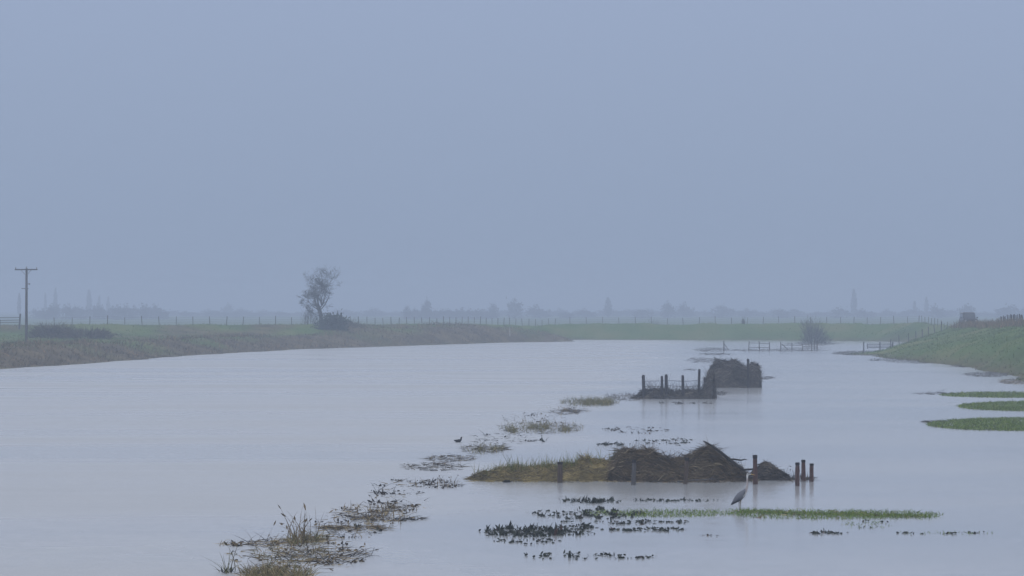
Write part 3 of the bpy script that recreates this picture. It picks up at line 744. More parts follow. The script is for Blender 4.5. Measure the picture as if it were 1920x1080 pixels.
heap_extra(h3, 120, 6, M['straw'], .12, .42)
h4 = heap('straw_heap', [(1404, 898), (1412, 886), (1422, 875), (1432, 867), (1440, 867), (1450, 872), (1462, 881), (1474, 889), (1484, 899)], D0 + .3, .8,
          'small dark mound of debris beyond the tallest red post', M['dark_straw'], 1800, seed=74, straw_len=(.08, .28))
heap_extra(h4, 110, 7, M['twig'], .05, .22)

# broken branch lying on the peaked heap
def bpt(px, py, d): return W(px, py, d=d)
dbr = D0 + .45
o = empty('fallen_branch', bpt(1360, 860, dbr), 'dark forked broken branch lying down the slope of the peaked heap', 'branch')
mb = MB(); mb.tube([bpt(1319, 827, dbr), bpt(1335, 836, dbr), bpt(1350, 847, dbr), bpt(1366, 860, dbr), bpt(1380, 871, dbr - .2), bpt(1394, 881, dbr - .3), bpt(1410, 880, dbr - .3), bpt(1424, 874, dbr - .2)], [.018, .034, .042, .048, .046, .038, .03, .016], 7, tint=.3); mb.build('limb', M['twig'], o)
mb = MB(); mb.tube([bpt(1364, 862, dbr), bpt(1376, 861, dbr), bpt(1390, 863, dbr), bpt(1396, 861, dbr), bpt(1401, 862, dbr)], [.03, .026, .024, .018, .008], 6, tint=.3); mb.build('side_branch', M['twig'], o)
# thin rail lying in the water by the peaked heap
o = empty('drifting_pole', W(1350, 897), 'thin grey pole lying along the water edge of the peaked heap', 'pole')
mb = MB(); mb.tube([W(1270, 902, .03), W(1330, 899, .05), W(1398, 895, .09), W(1424, 893, .16)], [.02, .028, .028, .018], 6); mb.build('pole', M['grey_post'], o)
mb = MB(); mb.tube([W(1330, 900, .05), W(1336, 894, .16), W(1340, 891, .22)], [.02, .014, .006], 5); mb.build('snapped_twig', M['grey_post'], o)
for (xa, xb, py, lb) in ((1217, 1262, 903.5, 'dark wet stick floating before the middle straw heap'), (1362, 1392, 900.5, 'dark wet stick floating before the peaked heap')):
    o = empty('floating_stick', W((xa + xb) / 2, py), lb, 'stick'); mb = MB()
    mb.tube([W(xa, py, .01), W((xa + xb) / 2, py - 1, .02), W(xb, py - 2, .015)], [.012, .024, .012], 6, tint=.2); mb.build('wood', M['twig'], o)
o = empty('floating_log', W(950, 903), 'short black log floating at the edge of the grassy bank', 'log'); mb = MB()
mb.tube([W(943, 903, .01), W(947, 903, .025), W(954, 902.5, .03), W(958, 902.5, .015)], [.02, .045, .045, .02], 7, tint=.1); mb.build('wood', M['twig'], o)

GP = 'drowned fence posts along the wrack line'
stake(1050, 864, 903, 10, 'stout reddish post standing in the grassy bank', M['brown_post'], GP, d=DIST(905))
stake(1188, 862, 909, 8.5, 'grey-brown post before the middle straw heap', M['grey_post'], GP, d=DIST(909))
stake(1285.5, 856, 906, 8, 'crooked post leaning before the peaked heap', M['brown_post'], GP, lean_px=2.5, d=DIST(908))
stake(1416.5, 854, 909, 9, 'tallest red post, alone beside the small dark mound', M['red_post'], GP, d=DIST(908))
stake(1495, 867, 911, 8.5, 'nearest red post of the end cluster', M['red_post'], GP, d=DIST(911))
stake(1506.5, 862, 902, 8, 'tallest post of the end cluster of three', M['red_post'], GP, d=DIST(902))
stake(1521.5, 869, 903, 8, 'outermost post of the end cluster, before open water', M['red_post'], GP, d=DIST(903))

# ------------------------------------------------------------------ clumps of reeds, weeds and grass in the flood
def pts_in(r, n, x0, x1, yf, yb, core=None):
    a = r.random(n) * 2 * np.pi; q = np.sqrt(r.random(n)); px = (x0 + x1) / 2 + (x1 - x0) / 2 * q * np.cos(a); py = (yf + yb) / 2 + (yf - yb) / 2 * q * np.sin(a)
    if core is not None:
        k = r.random(n) < .55; c = r.integers(0, len(core), n); cc = np.array(core, float)
        px = np.where(k, cc[c, 0] + r.normal(0, (x1 - x0) * .035, n), px); py = np.where(k, cc[c, 1] + r.normal(0, (yf - yb) * .12, n), py)
    d = F * H / (py - HY); return np.column_stack([(px - CX) * d / F, d, np.zeros(n)])

def clump(name, label, cat, x0, x1, yf, yb, parts, seed, group=None, core=None):
    """parts: (kind, number, low px, high px, material)"""
    r = rng_(seed); ym = (yf + yb) / 2; d = DIST(ym); m_ = d / F      # metres per photo pixel here
    o = empty(name, W((x0 + x1) / 2, ym), label, cat, group)
    for kind, n, lo, hi, mat in parts:
        n = max(4, int(n * {'reeds': 1.5, 'tuft': 1.0 if mat == 'grass' else .75, 'straw': .8, 'leaves': .5, 'pads': .9, 'twigs': 1.2}[kind]))
        mb = MB(); P = pts_in(r, n, x0, x1, yf, yb, core)
        if mat == 'grass' and n > 1500:
            gq = fbm_arr(P[:, 0], P[:, 1], 1.1 * max(1, d / 90), 1.6 * max(1, d / 90), seed, 3); kp = gq > r.uniform(-.95, -.1, n); P = P[kp]; gq = gq[kp]; n = len(P)
        tn = np.clip(r.normal(.45, .27, n), 0, 1)
        if kind == 'reeds':
            P[:, 2] = -.03; D = np.column_stack([r.normal(0, .28, n), r.normal(0, .2, n), np.ones(n)])
            bd = np.column_stack([r.normal(0, .5, n), r.normal(0, .2, n), -np.abs(r.normal(0, .25, n))]) * r.choice((.3, 1.2), n, p=(.65, .35))[:, None]
            mb.blades(P, D, LL := r.uniform(lo, hi, n) * m_, r.uniform(.012, .024, n), bd, seg=5, tint=tn * .6, r=r); nm = 'stems'
            kk = r.random(n) < .4; Dn = D / np.linalg.norm(D, axis=1, keepdims=True); T_ = P + (Dn + bd) * (LL * .97)[:, None]
            mb.blades(T_[kk], (Dn + 2 * bd)[kk] + np.array((0, 0, -.2)), LL[kk] * r.uniform(.12, .3, kk.sum()), r.uniform(.03, .05, kk.sum()), None, seg=2, tint=tn[kk] * .5, leaf=True, r=r)
        elif kind == 'tuft':
            P[:, 2] = -.03; q_ = 1.9 if mat == 'grass' else 1.0; D = np.column_stack([r.normal(0, .45 * q_, n), r.normal(0, .3 * q_, n), np.ones(n)])
            mb.blades(P, D, r.uniform(lo, hi, n) * m_, r.uniform(.010, .02, n) * (max(1, d / 80) if mat == 'grass' else 1), np.column_stack([r.normal(0, .35, n), r.normal(0, .2, n), -r.uniform(0, .3, n)]), tint=tn, r=r); nm = 'blades'
        elif kind == 'straw':
            P[:, 2] = r.uniform(.004, .03, n); D = np.column_stack([r.normal(0, 1, n), r.normal(0, .5, n), r.normal(.03, .06, n)])
            mb.blades(P, D, r.uniform(lo, hi, n) * m_, r.uniform(.008, .026, n), r.normal(0, .06, (n, 3)) * np.array((1, 1, .2)), tint=tn, r=r); nm = 'floating_straw'
        elif kind == 'twigs':
            P[:, 2] = -.02; sg = r.choice((-1, 1), n); D = np.column_stack([sg * r.uniform(.3, 1.1, n), r.normal(0, .4, n), r.uniform(.25, 1.0, n)])
            mb.blades(P, D, r.uniform(lo, hi, n) * m_, r.uniform(.007, .019, n), np.column_stack([sg * r.uniform(0, .5, n), r.normal(0, .2, n), -r.uniform(.1, .9, n)]), seg=5, tint=tn, r=r); nm = 'bent_stems'
        elif kind == 'leaves':
            k = max(3, n // 6); c = P[:k]; i = r.integers(0, k, n); P = c[i] + r.normal(0, .05, (n, 3)) * np.array((1, 1, 0)); P[:, 2] = -.02
            D = np.column_stack([r.normal(0, .55, n), r.normal(0, .5, n), np.ones(n)])
            mb.blades(P, D, r.uniform(lo, hi, n) * m_ * r.uniform(.6, 1.2, k)[i], r.uniform(.016, .075, n), r.normal(0, .25, (n, 3)), tint=tn, leaf=True, r=r); nm = 'leaves'
        elif kind == 'pads':
            k = max(3, n // 4); c = P[:k]; i = r.integers(0, k, n); P = c[i] + r.normal(0, .07, (n, 3)) * np.array((1.4, 1, 0)); P[:, 2] = r.uniform(.005, .02, n)
            D = np.column_stack([r.normal(0, 1, n), r.normal(0, .5, n), np.abs(r.normal(.1, .2, n))])
            mb.blades(P, D, r.uniform(lo, hi, n) * m_, r.uniform(.014, .06, n), r.normal(0, .1, (n, 3)), tint=tn, leaf=True, r=r); nm = 'drowned_leaves'
        mb.build(nm, M[mat], o)
    return o

RG = 'reed clumps along the drowned old bank'
clump('reed_tussock', 'thick olive tussock of dead grass nearest the viewer in the reed line', 'reeds', 450, 590, 1096, 1062, [('tuft', 520, 12, 36, 'olive_reed'), ('tuft', 620, 8, 34, 'dead_reed'), ('straw', 160, 14, 50, 'dead_reed'), ('twigs', 70, 12, 44, 'twig')], 101, RG, core=[(475, 1084), (500, 1078), (520, 1080), (560, 1086)])
clump('reed_clump', 'two leafy upright stalks beside the nearest olive tussock', 'reeds', 408, 448, 1076, 1068, [('reeds', 9, 20, 62, 'olive_reed'), ('leaves', 14, 8, 16, 'dock'), ('twigs', 8, 14, 30, 'twig')], 102, RG, core=[(424, 1073), (426, 1074)])
clump('reed_clump', 'sparse bent stalks furthest out in the open river', 'reeds', 404, 462, 1026, 1018, [('twigs', 22, 12, 34, 'dead_reed'), ('reeds', 6, 6, 18, 'dead_reed'), ('pads', 16, 5, 10, 'twig')], 103, RG, core=[(425, 1021), (442, 1023)])
clump('reed_clump', 'low twigs with one slanting stem beside the tall reeds', 'reeds', 462, 545, 1026, 1014, [('twigs', 40, 14, 44, 'twig'), ('reeds', 6, 16, 40, 'dead_reed'), ('straw', 40, 14, 40, 'dead_reed')], 104, RG)
clump('reed_clump', 'tallest reeds with drooping heads in the reed line', 'reeds', 535, 615, 1024, 1004, [('reeds', 34, 18, 74, 'dead_reed'), ('tuft', 240, 10, 30, 'olive_reed'), ('straw', 110, 12, 40, 'dead_reed'), ('twigs', 40, 14, 36, 'twig')], 105, RG, core=[(552, 1018), (572, 1016), (592, 1012)])
clump('straw_raft', 'narrow raft of floating straw stretching out from the tall reeds', 'floating straw', 590, 738, 996, 986, [('straw', 110, 8, 34, 'dark_straw'), ('straw', 110, 8, 30, 'dead_reed'), ('tuft', 240, 4, 14, 'dead_reed'), ('leaves', 26, 5, 10, 'dock'), ('twigs', 30, 6, 18, 'twig')], 106, RG, core=[(612, 990), (630, 990), (645, 990), (700, 989)])
clump('reed_clump', 'low tangle of bent dark stems spread behind the olive tussock', 'reeds', 510, 690, 1062, 1028, [('twigs', 170, 14, 46, 'twig'), ('reeds', 16, 10, 26, 'dead_reed'), ('straw', 90, 14, 44, 'dead_reed')], 107, RG)
clump('reed_clump', 'scattered low reeds with russet tips beyond the straw raft', 'reeds', 628, 770, 979, 948, [('twigs', 90, 10, 32, 'twig'), ('reeds', 26, 10, 26, 'dead_reed'), ('tuft', 320, 5, 16, 'dead_reed'), ('straw', 120, 10, 36, 'dark_straw')], 108, RG, core=[(692, 974), (702, 972), (720, 960), (735, 952)])
clump('straw_raft', 'thin dark line of drift trailing off the russet-tipped reeds', 'floating straw', 735, 802, 977, 971, [('straw', 60, 8, 24, 'twig'), ('twigs', 20, 8, 20, 'twig')], 109, RG)
clump('reed_clump', 'few thin stalks with one tall straight stem above floating bits', 'reeds', 700, 792, 930, 921, [('reeds', 10, 8, 28, 'twig'), ('pads', 40, 4, 9, 'twig'), ('twigs', 12, 8, 18, 'twig')], 110, RG, core=[(708, 924), (722, 926)])
clump('reed_clump', 'small upright stalks in the gap before the grassy bank', 'reeds', 770, 868, 917, 900, [('reeds', 30, 6, 18, 'dead_reed'), ('pads', 80, 4, 9, 'twig'), ('twigs', 44, 8, 18, 'twig'), ('straw', 40, 8, 20, 'dark_straw')], 111, RG)
clump('straw_raft', 'flat dark drift lying level with the grassy bank top', 'floating straw', 755, 872, 884, 868, [('straw', 190, 8, 26, 'dark_straw'), ('twigs', 44, 6, 15, 'twig'), ('reeds', 14, 6, 15, 'dead_reed')], 112, RG)
clump('straw_raft', 'second flat drift of dark straw beyond, with stray stalks', 'floating straw', 800, 892, 866, 854, [('straw', 150, 8, 24, 'dark_straw'), ('tuft', 110, 4, 10, 'dead_reed'), ('twigs', 34, 6, 14, 'twig')], 113, RG)
clump('reed_clump', 'matted grey-green clump just past the small black bird', 'reeds', 862, 950, 852, 832, [('straw', 240, 8, 22, 'dark_straw'), ('tuft', 520, 4, 13, 'olive_reed'), ('twigs', 36, 6, 14, 'twig')], 114, RG, core=[(900, 843), (925, 843), (940, 842)])
clump('reed_clump', 'long olive clump of reeds midway along the reed line', 'reeds', 932, 1098, 814, 792, [('tuft', 1000, 5, 17, 'olive_reed'), ('straw', 260, 8, 22, 'dark_straw'), ('reeds', 26, 8, 26, 'dead_reed'), ('twigs', 60, 7, 15, 'twig')], 115, RG, core=[(960, 808), (1000, 802), (1020, 802), (1060, 806)])
clump('dark_weed_clump', 'small black weed clump with one upright stick, past the long olive clump', 'weeds', 1003, 1026, 829, 824, [('leaves', 40, 4, 9, 'dock'), ('reeds', 3, 10, 15, 'twig')], 116, None, core=[(1014, 826)])
clump('reed_clump', 'broken low reeds before the domed olive tussock', 'reeds', 1020, 1106, 778, 762, [('straw', 200, 6, 18, 'dark_straw'), ('twigs', 50, 6, 14, 'twig'), ('tuft', 160, 4, 9, 'dead_reed')], 117, RG, core=[(1062, 770), (1078, 773)])
clump('reed_tussock', 'domed olive tussock nearest the fenced enclosure', 'reeds', 1052, 1162, 763, 748, [('tuft', 1700, 6, 17, 'olive_reed'), ('straw', 200, 6, 18, 'dark_straw')], 118, RG, core=[(1100, 757), (1115, 756), (1130, 757), (1140, 757)])
clump('reed_clump', 'dark low weeds linking the domed tussock to the enclosure', 'reeds', 1135, 1212, 752, 738, [('straw', 150, 5, 15, 'dark_straw'), ('tuft', 260, 4, 11, 'dark_straw'), ('twigs', 30, 5, 11, 'twig')], 119, RG)

clump('reed_clump', 'loose scatter of bent stems between the tall reeds and the russet-tipped reeds', 'reeds', 590, 720, 1012, 960, [('twigs', 70, 10, 30, 'twig'), ('straw', 60, 10, 30, 'dead_reed'), ('reeds', 10, 10, 30, 'dead_reed'), ('pads', 40, 4, 9, 'twig')], 165, RG)
clump('reed_clump', 'loose scatter of short stems between the olive tussock and tall reeds', 'reeds', 470, 620, 1056, 1022, [('twigs', 60, 10, 34, 'dead_reed'), ('straw', 70, 10, 34, 'dead_reed'), ('tuft', 150, 8, 22, 'olive_reed'), ('reeds', 8, 14, 34, 'dead_reed')], 166, RG)
clump('reed_clump', 'loose scatter of stems on the water before the flat dark drift', 'reeds', 690, 800, 960, 900, [('twigs', 40, 8, 20, 'twig'), ('pads', 70, 4, 9, 'twig'), ('straw', 40, 8, 22, 'dead_reed')], 167, RG)
clump('reed_clump', 'sparse stems and drift between the matted clump and the long olive clump', 'reeds', 880, 1010, 834, 812, [('twigs', 40, 6, 15, 'twig'), ('straw', 70, 6, 18, 'dark_straw'), ('pads', 40, 3, 7, 'twig')], 168, RG)
clump('reed_clump', 'sparse stems between the long olive clump and the broken reeds', 'reeds', 940, 1060, 796, 774, [('twigs', 40, 6, 14, 'twig'), ('reeds', 10, 8, 20, 'dead_reed'), ('pads', 30, 3, 6, 'twig')], 169, RG)
clump('reed_clump', 'fine brown litter spread thinly on the water around the nearest tussock', 'reeds', 420, 700, 1074, 1004, [('pads', 130, 4, 9, 'straw'), ('straw', 80, 8, 30, 'dead_reed'), ('twigs', 60, 8, 26, 'twig'), ('reeds', 12, 10, 34, 'twig')], 170, RG)
clump('reed_clump', 'russet leaf bits and stalks floating beyond the narrow straw raft', 'reeds', 640, 800, 986, 938, [('pads', 120, 4, 9, 'straw'), ('twigs', 60, 8, 22, 'twig'), ('reeds', 14, 8, 26, 'dead_reed'), ('straw', 50, 8, 24, 'dead_reed')], 171, RG)
clump('straw_raft', 'ragged fringe of wet straw along the foot of the straw heaps', 'floating straw', 1140, 1420, 906, 899, [('straw', 420, 6, 24, 'straw'), ('tuft', 420, 3, 10, 'straw'), ('twigs', 70, 6, 16, 'twig')], 172)
clump('straw_raft', 'wet stems and drift between the small dark mound and the end posts', 'floating straw', 1452, 1530, 905, 893, [('twigs', 80, 6, 18, 'twig'), ('straw', 90, 6, 18, 'dark_straw'), ('tuft', 160, 4, 16, 'dark_straw'), ('reeds', 14, 10, 30, 'twig')], 173, None, core=[(1478, 899), (1488, 899), (1512, 898)])
clump('straw_raft', 'pale fringe of wet grass along the foot of the grassy bank', 'floating straw', 872, 1170, 905, 899, [('straw', 300, 6, 22, 'bank_straw'), ('tuft', 420, 3, 9, 'bank_straw')], 174)
WG = 'dark drowned weeds in the flooded meadow'
clump('dark_weed_clump', 'thin dark weed line between long olive clump and grassy bank', 'weeds', 1130, 1255, 814, 800, [('pads', 70, 3, 8, 'twig'), ('twigs', 26, 5, 11, 'twig'), ('straw', 26, 6, 16, 'twig')], 120, WG)
clump('dark_weed_clump', 'short dark streak with two upright stubs behind the straw heaps', 'weeds', 1120, 1168, 837, 832, [('pads', 70, 4, 8, 'dock'), ('leaves', 20, 4, 9, 'dock')], 121, WG)
clump('dark_weed_clump', 'dotted dark weeds in the water behind the middle straw heap', 'weeds', 1172, 1312, 836, 822, [('pads', 110, 3, 8, 'dock'), ('twigs', 20, 5, 10, 'twig')], 122, WG)
clump('dark_weed_clump', 'compact row of dark upright leaves before the straw heaps', 'weeds', 1058, 1162, 944, 937, [('leaves', 330, 5, 12, 'dock'), ('pads', 60, 3, 7, 'dock')], 123, WG)
clump('dark_weed_clump', 'thin dotted line of dark leaves leading to the heron', 'weeds', 1165, 1358, 941.5, 937.5, [('pads', 110, 3, 7, 'dock')], 124, WG)
clump('dark_weed_clump', 'dark leaves mixed into the near end of the heron grass strip', 'weeds', 992, 1216, 974, 954, [('leaves', 330, 4, 10, 'dock'), ('pads', 170, 4, 9, 'dock')], 125, WG)
clump('dark_weed_clump', 'largest patch of dark broad leaves, out in the flooded meadow', 'weeds', 905, 1070, 1007, 990, [('leaves', 760, 6, 15, 'dock'), ('pads', 160, 4, 9, 'dock')], 126, WG)
clump('dark_weed_clump', 'thinning dark leaves trailing from the largest weed patch', 'weeds', 1030, 1122, 1006, 978, [('leaves', 130, 4, 11, 'dock'), ('pads', 110, 4, 8, 'dock')], 127, WG)
clump('dark_weed_clump', 'dark specks floating just before the largest weed patch', 'weeds', 918, 1066, 1022, 1010, [('pads', 80, 3, 8, 'dock')], 128, WG)
clump('dark_weed_clump', 'upper dotted row of dark weeds between largest patch and heron reflection', 'weeds', 1080, 1305, 985, 976, [('pads', 110, 3, 8, 'dock'), ('leaves', 50, 4, 10, 'dock')], 129, WG)
clump('dark_weed_clump', 'lower dotted row of dark weeds between largest patch and heron reflection', 'weeds', 1144, 1290, 997, 990, [('pads', 120, 4, 9, 'dock'), ('leaves', 50, 4, 11, 'dock')], 130, WG)
clump('dark_weed_clump', 'nearest row of dark weed stubs, alone on the open water', 'weeds', 970, 1232, 1050, 1038, [('pads', 120, 4, 9, 'dock'), ('leaves', 80, 4, 11, 'dock'), ('twigs', 14, 6, 14, 'twig')], 131, WG)
clump('dark_weed_clump', 'pair of black clods on the empty water beyond the weeds', 'weeds', 1520, 1576, 1002, 998, [('leaves', 44, 3, 6, 'dock'), ('pads', 40, 4, 9, 'dock')], 132, WG, core=[(1532, 1000), (1567, 1000)])
clump('dark_weed_clump', 'faint short stubs under the heron reflection', 'weeds', 1312, 1346, 1006, 1003, [('twigs', 14, 4, 8, 'twig'), ('pads', 8, 3, 6, 'twig')], 133, WG)

GG = 'strips of flooded green grass'
clump('grass_strip', 'long bright green grass strip with the heron on it', 'grass', 1372, 1766, 974, 957, [('tuft', 5200, 5, 13, 'grass'), ('straw', 160, 6, 16, 'dead_reed')], 140, GG, core=[(1390 + 26 * k, 959.5 + .72 * k) for k in range(14)])
clump('grass_strip', 'sparser green grass mixed with weeds at the heron strip near end', 'grass', 1090, 1380, 970, 956, [('tuft', 2000, 4, 12, 'grass')], 141, GG)
clump('grass_strip', 'thin scattered grass tips just past the heron strip', 'grass', 1575, 1668, 992, 978, [('tuft', 150, 4, 10, 'grass'), ('pads', 14, 3, 7, 'dock')], 142, GG)
clump('grass_strip', 'line of tiny grass tufts on the open water at the edge', 'grass', 1680, 1870, 1004, 996, [('tuft', 170, 4, 9, 'grass'), ('pads', 40, 3, 8, 'dock')], 143, GG, core=[(1780, 1000), (1820, 1000), (1700, 999)])
clump('grass_strip', 'broadest grass tongue, nearest of three off the green bank', 'grass', 1738, 2080, 808, 784, [('tuft', 14000, 4, 9, 'grass'), ('straw', 120, 6, 16, 'dark_straw')], 144, GG)
clump('grass_strip', 'middle of three grass tongues off the green bank', 'grass', 1796, 2080, 771, 753, [('tuft', 10000, 3, 8, 'grass'), ('straw', 100, 6, 14, 'dark_straw')], 145, GG)
clump('grass_strip', 'furthest of three grass tongues off the green bank', 'grass', 1762, 2060, 746, 735, [('tuft', 7500, 2, 7, 'grass'), ('straw', 60, 6, 14, 'dark_straw')], 146, GG)
clump('straw_raft', 'dark streak of drift off the tip of the furthest grass tongue', 'floating straw', 1713, 1790, 740, 736, [('straw', 110, 6, 18, 'twig')], 147)
clump('straw_raft', 'dark drift off the tip of the broadest grass tongue', 'floating straw', 1728, 1772, 794, 789, [('straw', 110, 6, 16, 'twig')], 148)
clump('straw_raft', 'row of black clods in the water at the foot of the green bank', 'floating straw', 1622, 1662, 677, 673, [('leaves', 60, 2, 5, 'twig'), ('straw', 50, 4, 10, 'twig')], 149)

# ------------------------------------------------------------------ fenced enclosure choked with debris, and the tall heap beyond
def upright(res, o_, x0, x1, n, seed, h0, h1, mat):
    o, surf, xs, hs, dc, _ = res; r = rng_(seed); u = (r.uniform(x0, x1, n) - CX) * dc / F; y = dc + r.uniform(-1.2, .6, n); top = np.interp(u, xs, hs)
    P = np.column_stack([u, y, np.full(n, -.05)]); mb = MB()
    mb.blades(P, np.column_stack([r.normal(0, .10, n), r.normal(0, .1, n), np.ones(n)]), top * r.uniform(h0, h1, n), r.uniform(.02, .05, n), np.column_stack([r.normal(0, .12, n), r.normal(0, .1, n), np.zeros(n)]), seg=4, tint=r.random(n), r=r)
    mb.build('upright_stalks', mat, o)
DE = DIST(748)
o, surf, xs, hs, dc, r = heap('debris_bank', [(1184, 747), (1198, 741), (1206, 733), (1225, 730), (1250, 730), (1264, 735), (1280, 732), (1305, 733), (1319, 728), (1324, 709), (1338, 704), (1341, 722), (1342, 747)], DE, 1.6,
                               'grey bank of debris caught against the fenced enclosure', M['dark_straw'], 3200, seed=81, steep=.75, straw_len=(.15, .5), sw=.03, up=.2)
upright((o, surf, xs, hs, dc, r), None, 1300, 1346, 420, 93, .5, 1.04, M['dark_straw'])
n = 380; P = surf(r.uniform(xs[2], xs[-3], n), r.uniform(-.6, .3, n)); mb = MB()
mb.blades(P, np.column_stack([r.normal(0, .5, n), r.normal(0, .3, n), np.ones(n)]), r.uniform(.15, .8, n), .018, r.normal(0, .35, (n, 3)), seg=4, tint=r.random(n), r=r); mb.build('loose_stalks', M['twig'], o)
o = empty('enclosure_fence', W(1265, 748), 'broken dark fence with uneven posts around the flooded enclosure', 'fence')
tops = []
for px, top, wp in ((1207.5, 703, 6), (1241, 705, 5), (1250, 702, 6), (1281, 703.5, 5.5), (1310, 692, 5), (1322, 708, 5), (1339, 704, 4)):
    dd = DE + (.2 if px < 1300 else .9); sc = F / dd; x = (px - CX) / sc; h = W(px, top, d=dd)[2]
    post_mb(h, wp / sc, (x, dd, 0), (random.Random(px).uniform(-.03, .03), 0), .6, int(px)).build('post', M['dark_post'], o); tops.append((x, dd, h))
for f in (.55, .78):
    mb = MB(); mb.tube([(x, y - .1, min(h, 1.3) * f + .05 * math.sin(x * 3)) for x, y, h in tops[:5]], [.012] * 5, 4); mb.build('rail', M['dark_post'], o)

DH = DIST(727)
h5 = heap('debris_stack', [(1322, 722), (1326, 706), (1331, 693), (1338, 681), (1346, 674), (1355, 674.5), (1365, 676), (1377, 674), (1384, 679), (1393, 685), (1402, 688), (1410, 681), (1417, 683), (1423, 692), (1425, 706), (1426, 724)], DH, 1.7,
          'tall humped stack of grey flood debris beyond the enclosure', M['dark_straw'], 4600, seed=82, steep=.82, straw_len=(.15, .55), sw=.035, up=.12)
heap_extra(h5, 90, 9, M['dark_straw'], .15, .45, .03)
clump('straw_raft', 'grey mud tongue with low drift before the half-drowned gate', 'floating straw', 1560, 1706, 667, 658, [('straw', 900, 4, 14, 'dark_straw'), ('tuft', 1500, 2, 6, 'dark_straw')], 160)
clump('straw_raft', 'brown drift line along the foot of the green bank below the gate', 'floating straw', 1655, 1800, 682, 668, [('straw', 700, 4, 14, 'dark_straw'), ('tuft', 1200, 3, 7, 'dark_straw')], 161)
upright(h5, None, 1332, 1427, 900, 91, .6, 1.06, M['dark_straw'])
upright(h5, None, 1408, 1430, 260, 92, .4, 1.02, M['dark_straw'])
clump('straw_raft', 'thin dark spit of drift at the waterline of the green bank', 'floating straw', 1782, 1850, 689, 684, [('straw', 260, 4, 12, 'dark_straw'), ('tuft', 300, 3, 6, 'dark_straw')], 162)
clump('straw_raft', 'longer dark spit of drift nearer along the green bank waterline', 'floating straw', 1808, 1900, 707, 698, [('straw', 340, 4, 14, 'twig'), ('tuft', 420, 3, 7, 'dark_straw')], 163)
clump('straw_raft', 'nearest tan drift at the green bank waterline by the edge of view', 'floating straw', 1872, 1960, 721, 710, [('straw', 400, 5, 16, 'dead_reed'), ('tuft', 420, 3, 8, 'dark_straw')], 164)
EG = 'posts at the end of the tall debris stack'
stake(1403, 671.5, 726, 4.6, 'thin dark post rising from the shoulder of the tall stack', M['dark_post'], EG, d=DH - .15)
stake(1410.5, 674.5, 722, 5, 'stout post at the water end of the tall stack', M['dark_post'], EG, d=DH + 1.2)
stake(1417, 679, 724, 5, 'shorter outer post leaning at the tall stack corner', M['dark_post'], EG, lean_px=3, d=DH + 1.0)
clump('straw_raft', 'black drift touching the water end of the tall stack', 'floating straw', 1418, 1456, 712, 706, [('straw', 120, 4, 12, 'twig')], 150)
clump('straw_raft', 'small black drift between enclosure corner and tall stack', 'floating straw', 1332, 1362, 742, 734, [('straw', 120, 4, 12, 'twig'), ('tuft', 60, 3, 7, 'twig')], 151)
clump('straw_raft', 'dotted drift on the water before the enclosure', 'floating straw', 1240, 1346, 758, 755, [('pads', 60, 2, 6, 'twig')], 152)
MG = 'low dark mud drifts beyond the tall stack'
clump('straw_raft', 'long low drift at the open end of the flooded far fence', 'floating straw', 1303, 1365, 660, 652, [('straw', 300, 4, 12, 'dark_straw'), ('tuft', 420, 2, 5, 'dark_straw')], 153, MG)
clump('straw_raft', 'thin drift just before the open end of the far fence', 'floating straw', 1312, 1372, 666.5, 662, [('straw', 220, 4, 12, 'dark_straw'), ('tuft', 120, 2, 4, 'dark_straw')], 154, MG)
clump('straw_raft', 'ragged drift on the open water behind the tall stack', 'floating straw', 1288, 1346, 681, 670, [('straw', 260, 4, 14, 'dark_straw'), ('tuft', 120, 2, 4, 'dark_straw')], 155, MG)
clump('straw_raft', 'tiny drift on open water beside the enclosure corner post', 'floating straw', 1282, 1306, 695, 692, [('straw', 60, 3, 8, 'twig')], 156, MG)
clump('straw_raft', 'low islet of drift under the hazy willow', 'floating straw', 1474, 1578, 647.5, 642, [('straw', 320, 4, 14, 'dark_straw'), ('tuft', 500, 2, 5, 'dark_straw')], 157, MG)

# far flooded fence with rails
DF = DIST(657)
o = empty('flooded_rail_fence', W(1445, 657), 'broken rail fence standing in the flood before the willow', 'fence')
sc = F / DF; tp = []
for px, top in ((1357.5, 639), (1404, 640), (1424, 640), (1443, 641), (1464, 641), (1485, 643), (1505, 645), (1522, 641), (1527, 640), (1532, 642)):
    x = (px - CX) / sc; h = (657.5 - top) / sc
    post_mb(h, .12 if px < 1400 else .10, (x, DF, 0), (random.Random(px).uniform(-.05, .05), 0), .5, int(px), 6).build('post', M['brown_post'], o); tp.append((x, h))
for i, j, f in ((1, 2, .85), (2, 3, .8), (4, 6, .6), (1, 3, .35), (6, 9, .45), (4, 9, .28)):
    mb = MB(); mb.tube([(tp[i][0], DF - .08, f * 1.05), (tp[j][0], DF - .08, f * 1.05 - .03)], [.03, .03], 5); mb.build('rail', M['brown_post'], o)
for px, l_ in ((1358, 8), (1466, 12)):
    mb = MB(); x = (px - CX) / sc; mb.tube([(x, DF - .1, .75), (x + l_ / sc, DF - .2, .05)], [.05, .04], 5); mb.build('brace', M['brown_post'], o)
clump('straw_raft', 'weedy drift caught along the foot of the flooded far fence', 'floating straw', 1360, 1552, 659, 655, [('straw', 420, 4, 14, 'dark_straw'), ('tuft', 620, 2, 6, 'dark_straw'), ('twigs', 120, 4, 9, 'twig')], 158)

